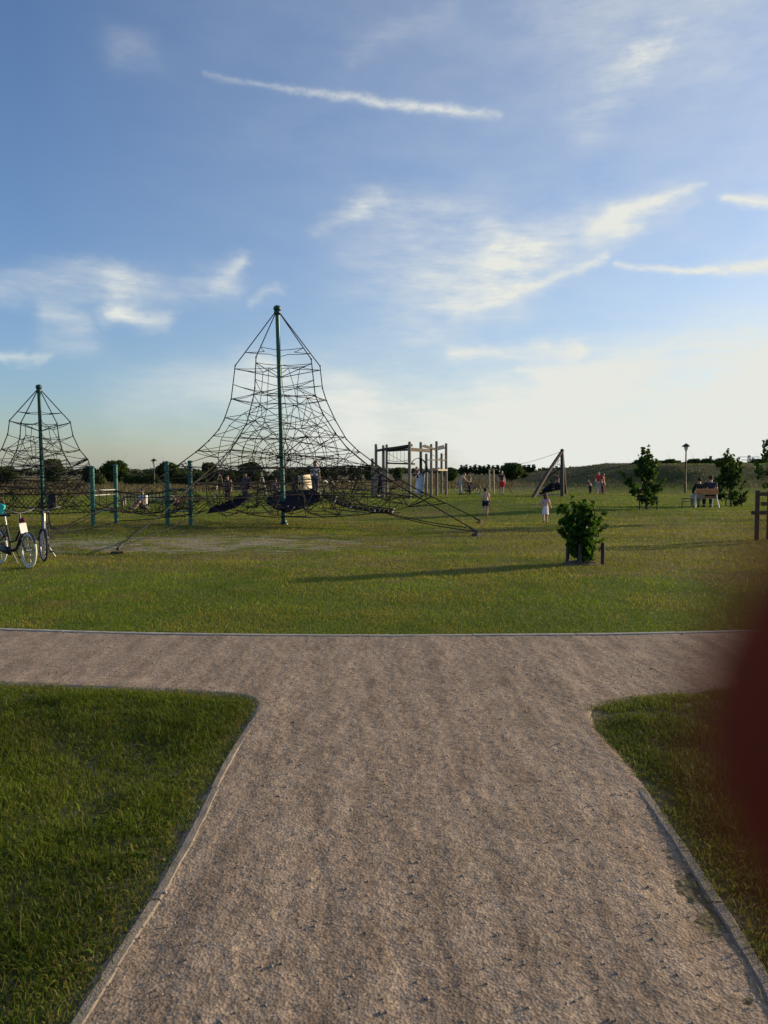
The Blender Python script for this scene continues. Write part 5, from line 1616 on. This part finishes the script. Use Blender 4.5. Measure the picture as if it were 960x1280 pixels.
def hand():
    # x right, y ahead, z up, relative to the lens
    W = Vector((0.105, -0.075, -0.115)); K = [Vector((0.082, -0.004, -0.006)), Vector((0.084, -0.004, -0.030)), Vector((0.084, -0.005, -0.053)), Vector((0.083, -0.007, -0.075))]
    palm = [W, W.lerp((K[1] + K[2]) / 2, 0.45), (K[1] + K[2]) / 2]
    verts = [palm[0], palm[1], palm[2]] + K + [W + Vector((0.035, -0.16, -0.14)), W + Vector((0.07, -0.32, -0.27))]
    edges = [(0, 1), (1, 2), (1, 3), (2, 4), (2, 5), (1, 6), (0, 7), (7, 8)]
    rr = [(0.024, 0.019), (0.030, 0.015), (0.026, 0.014), 0.0115, 0.0115, 0.011, 0.010, 0.032, 0.040]
    v_, f_ = skin_mesh(verts, edges, rr, 1)
    mb = MB(); mb.add([p + CAM for p in v_], f_, True)
    chains = [
        ([K[1], Vector((0.078, 0.016, -0.034)), Vector((0.052, 0.0095, -0.040)), Vector((0.030, 0.0015, -0.042)), Vector((0.024, 0.0015, -0.0425))], [0.0105, 0.0095, 0.0085, 0.0080, 0.006]),
        ([K[2], Vector((0.078, 0.014, -0.058)), Vector((0.052, 0.0085, -0.062)), Vector((0.030, 0.0015, -0.063)), Vector((0.024, 0.0015, -0.063))], [0.0105, 0.0095, 0.0085, 0.0080, 0.006]),
        ([K[3], Vector((0.076, 0.010, -0.078)), Vector((0.056, 0.007, -0.081)), Vector((0.038, 0.0008, -0.082)), Vector((0.033, 0.0008, -0.082))], [0.009, 0.0082, 0.0074, 0.007, 0.005]),
        ([palm[1] + Vector((-0.018, -0.01, 0.01)), Vector((0.066, -0.040, -0.052)), Vector((0.050, -0.029, -0.030)), Vector((0.040, -0.0255, -0.014)), Vector((0.037, -0.0255, -0.009))], [0.014, 0.0125, 0.0105, 0.0095, 0.007]),
    ]
    for pts, r_ in chains:
        v_, f_ = skin_mesh(pts, [(k, k + 1) for k in range(4)], r_, 0)
        mb.add([p + CAM for p in v_], f_, True)
    # the forefinger, whose round tip lies across the edge of the lens
    C = Vector((0.0167, 0.0186, -0.0070))
    pts = [K[0], Vector((0.083, 0.012, -0.006)), Vector((0.074, 0.0215, -0.0062)), Vector((0.060, 0.0235, -0.0068)), Vector((0.046, 0.0228, -0.0073)), Vector((0.040, 0.0222, -0.0073)), Vector((0.030, 0.0202, -0.0073))]
    rr = [0.0105, 0.0108, 0.0104, 0.0096, 0.0097, 0.0090, 0.0087]
    for k in range(9):
        t = k / 8 * math.pi / 2 * 0.97
        pts.append(C + Vector((-0.0083 * math.sin(t), -0.0002 * k, 0))); rr.append(0.0083 * math.cos(t))
    mb.tube([p + CAM for p in pts], rr, 28)
    o = mb.build('hand', M['flesh'])
    tag(o, 'dark red out-of-focus fingertip of the photographer at the right edge', 'hand')
    nl = MB()
    nl.ball(CAM + Vector((0.0200, 0.0258, -0.0070)), 1, 20, 12, (0.0050, 0.0016, 0.0048))
    nl.build('nail', mat('nail', (0.55, 0.32, 0.27), 0.3, 0.05), o)
    sl = MB()
    a = CAM + W + Vector((0.020, -0.09, -0.08)); b = CAM + W + Vector((0.075, -0.335, -0.285))
    sl.tube([a, a.lerp(b, 0.5), b], [0.044, 0.050, 0.054], 18)
    sl.build('sleeve', cloth((0.03, 0.03, 0.04)), o)
hand()

# ------------------------------------------------------------------ sky, sun, camera
world = bpy.data.worlds.new('World'); SC.world = world
world.use_nodes = True
nt = world.node_tree
for n_ in list(nt.nodes): nt.nodes.remove(n_)
N, L = nt.nodes, nt.links
out = N.new('ShaderNodeOutputWorld'); bg = N.new('ShaderNodeBackground'); bg.inputs['Strength'].default_value = 0.087
L.new(bg.outputs[0], out.inputs['Surface'])
sky = N.new('ShaderNodeTexSky'); sky.sky_type = 'NISHITA'; sky.sun_disc = False
sky.sun_elevation = SUN_EL; sky.sun_rotation = SUN_AZ
sky.air_density = 1.0; sky.dust_density = 1.0; sky.ozone_density = 1.4
CLOUD_COL = (6.8, 6.95, 6.5)
SKY_TINT = (1.03, 1.23, 1.62)

def stroke_group():
    g = bpy.data.node_groups.new('cloud_streak', 'ShaderNodeTree')
    for nm, tp in (('P', 'NodeSocketVector'), ('A', 'NodeSocketVector'), ('B', 'NodeSocketVector'), ('W0', 'NodeSocketFloat'), ('W1', 'NodeSocketFloat'), ('S0', 'NodeSocketFloat'), ('S1', 'NodeSocketFloat')):
        g.interface.new_socket(nm, in_out='INPUT', socket_type=tp)
    g.interface.new_socket('Mask', in_out='OUTPUT', socket_type='NodeSocketFloat')
    n, l = g.nodes, g.links
    gi, go = n.new('NodeGroupInput'), n.new('NodeGroupOutput')
    def vm(op, a, b=None, sc=None):
        x = n.new('ShaderNodeVectorMath'); x.operation = op
        l.new(a, x.inputs[0])
        if b is not None: l.new(b, x.inputs[1])
        if sc is not None: l.new(sc, x.inputs['Scale'])
        return x
    def mm(op, a, b=None, c=None, clamp=False):
        x = n.new('ShaderNodeMath'); x.operation = op; x.use_clamp = clamp
        for i, q in enumerate((a, b, c)):
            if q is None: continue
            if isinstance(q, (int, float)): x.inputs[i].default_value = q
            else: l.new(q, x.inputs[i])
        return x.outputs[0]
    ab = vm('SUBTRACT', gi.outputs['B'], gi.outputs['A']).outputs[0]
    ap = vm('SUBTRACT', gi.outputs['P'], gi.outputs['A']).outputs[0]
    t = mm('DIVIDE', vm('DOT_PRODUCT', ap, ab).outputs['Value'], vm('DOT_PRODUCT', ab, ab).outputs['Value'], clamp=True)
    d = vm('LENGTH', vm('SUBTRACT', ap, vm('SCALE', ab, sc=t).outputs[0]).outputs[0]).outputs['Value']
    w = mm('MULTIPLY_ADD', t, mm('SUBTRACT', gi.outputs['W1'], gi.outputs['W0']), gi.outputs['W0'])
    s = mm('MULTIPLY_ADD', t, mm('SUBTRACT', gi.outputs['S1'], gi.outputs['S0']), gi.outputs['S0'])
    q = mm('DIVIDE', d, w)
    e_ = mm('POWER', 2.718, mm('MULTIPLY', mm('MULTIPLY', q, q), -1.4))
    l.new(mm('MULTIPLY', e_, s), go.inputs['Mask'])
    return g
SG = stroke_group()
tc = N.new('ShaderNodeTexCoord')
sp = N.new('ShaderNodeSeparateXYZ'); L.new(tc.outputs['Generated'], sp.inputs[0])
def wm(op, a, b=None, c=None, clamp=False):
    x = N.new('ShaderNodeMath'); x.operation = op; x.use_clamp = clamp
    for i, q in enumerate((a, b, c)):
        if q is None: continue
        if isinstance(q, (int, float)): x.inputs[i].default_value = q
        else: L.new(q, x.inputs[i])
    return x.outputs[0]
az = wm('ARCTAN2', sp.outputs[0], sp.outputs[1])
el = wm('ARCTAN2', sp.outputs[2], wm('SQRT', wm('ADD', wm('MULTIPLY', sp.outputs[0], sp.outputs[0]), wm('MULTIPLY', sp.outputs[1], sp.outputs[1]))))
cb = N.new('ShaderNodeCombineXYZ'); L.new(az, cb.inputs[0]); L.new(el, cb.inputs[1])
AE = cb.outputs[0]
def skynoise(scale, detail, stretch, rough=0.6, rot=0.0, src=None):
    mp = N.new('ShaderNodeMapping'); mp.inputs['Scale'].default_value = stretch; mp.inputs['Rotation'].default_value = (0, 0, rot)
    L.new(src or AE, mp.inputs[0])
    n = N.new('ShaderNodeTexNoise'); n.inputs['Scale'].default_value = scale; n.inputs['Detail'].default_value = detail; n.inputs['Roughness'].default_value = rough
    L.new(mp.outputs[0], n.inputs['Vector']); return n
def warp(amount, scale):
    n = skynoise(scale, 4, (1, 1.6, 1))
    a = N.new('ShaderNodeVectorMath'); a.operation = 'SUBTRACT'; L.new(n.outputs['Color'], a.inputs[0]); a.inputs[1].default_value = (0.5, 0.5, 0.5)
    b = N.new('ShaderNodeVectorMath'); b.operation = 'MULTIPLY'; L.new(a.outputs[0], b.inputs[0]); b.inputs[1].default_value = (amount, amount * 0.7, 0)
    c = N.new('ShaderNodeVectorMath'); c.operation = 'ADD'; L.new(AE, c.inputs[0]); L.new(b.outputs[0], c.inputs[1])
    return c.outputs[0]
P_soft, P_fine = warp(0.10, 8), warp(0.018, 30)
def ae(px, py):
    d = ray(px, py)
    return (math.atan2(d.x, d.y), math.atan2(d.z, math.hypot(d.x, d.y)), 0)
def total(strokes, src, op='ADD'):
    acc = None
    for (a, b, w0, w1, s0, s1) in strokes:
        g = N.new('ShaderNodeGroup'); g.node_tree = SG
        L.new(src, g.inputs['P'])
        g.inputs['A'].default_value = ae(*a); g.inputs['B'].default_value = ae(*b)
        g.inputs['W0'].default_value = w0 / FPX; g.inputs['W1'].default_value = w1 / FPX
        g.inputs['S0'].default_value = s0; g.inputs['S1'].default_value = s1
        acc = g.outputs[0] if acc is None else wm(op, acc, g.outputs[0])
    return acc
crisp = total([
    ((255, 93), (430, 121), 2.5, 5, 0.12, 0.5), ((430, 121), (560, 137), 5, 6, 0.5, 0.7), ((560, 137), (624, 143), 6, 5, 0.7, 0.25),
    ((768, 331), (850, 338), 3, 5, 0.4, 0.75), ((850, 338), (985, 330), 5, 8, 0.8, 0.9),
    ((903, 246), (1000, 258), 5, 9, 0.7, 0.9),
    ((757, 322), (680, 352), 6, 8, 0.50, 0.50), ((680, 352), (570, 390), 8, 12, 0.55, 0.3),
    ((880, 229), (770, 266), 5, 11, 0.30, 0.6), ((768, 266), (742, 290), 12, 14, 0.55, 0.35),
], P_fine, 'MAXIMUM')
soft = total([
    ((865, 238), (760, 270), 12, 22, 0.3, 0.5), ((760, 275), (640, 330), 24, 44, 0.5, 0.5), ((640, 330), (520, 395), 44, 56, 0.5, 0.36),
    ((450, 262), (600, 272), 20, 28, 0.42, 0.34), ((640, 460), (745, 463), 7, 8, 0.3, 0.35), ((400, 288), (470, 258), 10, 14, 0.25, 0.34), ((450, 335), (620, 320), 48, 60, 0.28, 0.45),
    ((560, 440), (720, 430), 10, 14, 0.45, 0.5), ((700, 470), (1000, 462), 42, 62, 0.6, 0.75), ((430, 520), (680, 520), 62, 75, 0.45, 0.65), ((640, 555), (1000, 545), 70, 70, 0.45, 0.5), ((160, 500), (330, 475), 36, 40, 0.2, 0.5), ((330, 470), (430, 510), 40, 60, 0.35, 0.4),
    ((-20, 360), (150, 346), 16, 20, 0.45, 0.5), ((150, 350), (290, 352), 20, 24, 0.45, 0.4), ((305, 325), (275, 352), 12, 16, 0.6, 0.5), ((140, 383), (205, 394), 12, 12, 0.85, 0.6), ((60, 385), (105, 396), 14, 16, 0.45, 0.4), ((-10, 441), (62, 442), 7, 6, 0.5, 0.4), ((325, 374), (350, 362), 8, 10, 0.4, 0.3), ((60, 420), (120, 430), 18, 18, 0.25, 0.25),
    ((830, 45), (800, 60), 16, 22, 0.55, 0.45), ((800, 60), (745, 135), 22, 36, 0.4, 0.25), ((690, 25), (880, 30), 55, 60, 0.22, 0.28), ((155, 66), (190, 68), 22, 22, 0.16, 0.14), ((440, 62), (560, 24), 14, 18, 0.13, 0.13), ((-20, 600), (980, 600), 60, 80, 0.18, 0.35),
], P_soft)
wisps = skynoise(9, 8, (1.0, 2.6, 1), 0.62, R(18))
fib = skynoise(30, 8, (0.45, 2.6, 1), 0.68, R(22))
tex = wm('MULTIPLY', wm('MULTIPLY_ADD', wisps.outputs['Fac'], 1.7, -0.30, clamp=True), wm('MULTIPLY_ADD', fib.outputs['Fac'], 2.2, -0.25))
lowfill = wm('MULTIPLY_ADD', wm('SUBTRACT', 1.0, wm('DIVIDE', el, 0.26), clamp=True), 0.55, 0.0)
tex2 = wm('ADD', tex, lowfill, clamp=True)
cr_tex = wm('MULTIPLY_ADD', skynoise(70, 7, (0.7, 1.8, 1), 0.7).outputs['Fac'], 2.4, -0.35, clamp=True)
veil = wm('MULTIPLY', wm('MULTIPLY_ADD', az, 0.42, 0.18, clamp=True), wm('MULTIPLY_ADD', wisps.outputs['Fac'], 1.2, 0.30))
mask = wm('ADD', wm('ADD', wm('MULTIPLY', wm('MULTIPLY', soft, 1.22), tex2), veil), wm('MULTIPLY', crisp, cr_tex), clamp=True)
mask = wm('MULTIPLY', mask, wm('GREATER_THAN', el, -0.02))
mx = N.new('ShaderNodeMix'); mx.data_type = 'RGBA'
tint = N.new('ShaderNodeVectorMath'); tint.operation = 'MULTIPLY'; tint.inputs[1].default_value = SKY_TINT
L.new(sky.outputs[0], tint.inputs[0])
L.new(mask, mx.inputs[0]); L.new(tint.outputs[0], mx.inputs[6]); mx.inputs[7].default_value = (*CLOUD_COL, 1)
L.new(mx.outputs[2], bg.inputs['Color'])
# the streaks all lie ahead; the rest of the dome is plain sky with the same thin veil
bg2 = N.new('ShaderNodeBackground'); bg2.inputs['Strength'].default_value = 0.087
mx2 = N.new('ShaderNodeMix'); mx2.data_type = 'RGBA'
L.new(wm('MULTIPLY', wm('MULTIPLY_ADD', az, 0.42, 0.18, clamp=True), wm('MULTIPLY_ADD', az, -0.30, 1.0, clamp=True)), mx2.inputs[0])
L.new(tint.outputs[0], mx2.inputs[6]); mx2.inputs[7].default_value = (*CLOUD_COL, 1)
L.new(mx2.outputs[2], bg2.inputs['Color'])
def edge(v, a, b):
    x = N.new('ShaderNodeMapRange'); x.interpolation_type = 'SMOOTHSTEP'; L.new(v, x.inputs[0]); x.inputs[1].default_value = a; x.inputs[2].default_value = b
    return x.outputs[0]
ahead = wm('MULTIPLY', edge(wm('ABSOLUTE', az), 0.95, 0.70), wm('MULTIPLY', edge(el, 0.90, 0.68), edge(el, -0.03, -0.01)))
ms = N.new('ShaderNodeMixShader'); L.new(ahead, ms.inputs[0]); L.new(bg2.outputs[0], ms.inputs[1]); L.new(bg.outputs[0], ms.inputs[2])
L.new(ms.outputs[0], out.inputs['Surface'])

sun = bpy.data.lights.new('sun', 'SUN'); sun.energy = 5.0; sun.angle = R(0.6); sun.color = (1.0, 0.78, 0.50)
so = bpy.data.objects.new('sun', sun); COL.objects.link(so)
sd = Vector((math.sin(SUN_AZ) * math.cos(SUN_EL), math.cos(SUN_AZ) * math.cos(SUN_EL), math.sin(SUN_EL)))
so.rotation_euler = sd.to_track_quat('Z', 'Y').to_euler()
so.location = sd * 50

cam = bpy.data.cameras.new('camera'); co = bpy.data.objects.new('camera', cam); COL.objects.link(co)
co.location = CAM; co.rotation_euler = (math.pi / 2 - PITCH, 0, 0)
cam.sensor_fit = 'VERTICAL'; cam.sensor_height = 36; cam.sensor_width = 27; cam.lens = 36 * FPX / 1280
cam.clip_start = 0.004; cam.clip_end = 6000
cam.dof.use_dof = True; cam.dof.focus_distance = 9.0; cam.dof.aperture_fstop = 9.0
SC.camera = co

SC.render.engine = 'CYCLES'
SC.cycles.use_denoising = True
SC.cycles.max_bounces = 4; SC.cycles.diffuse_bounces = 3; SC.cycles.glossy_bounces = 2; SC.cycles.caustics_reflective = False; SC.cycles.caustics_refractive = False; SC.cycles.transparent_max_bounces = 4
SC.cycles.use_adaptive_sampling = True
SC.view_settings.view_transform = 'Standard'; SC.view_settings.look = 'None'
SC.view_settings.gamma = 1.0; SC.view_settings.exposure = 0.42; SC.view_settings.use_curve_mapping = False
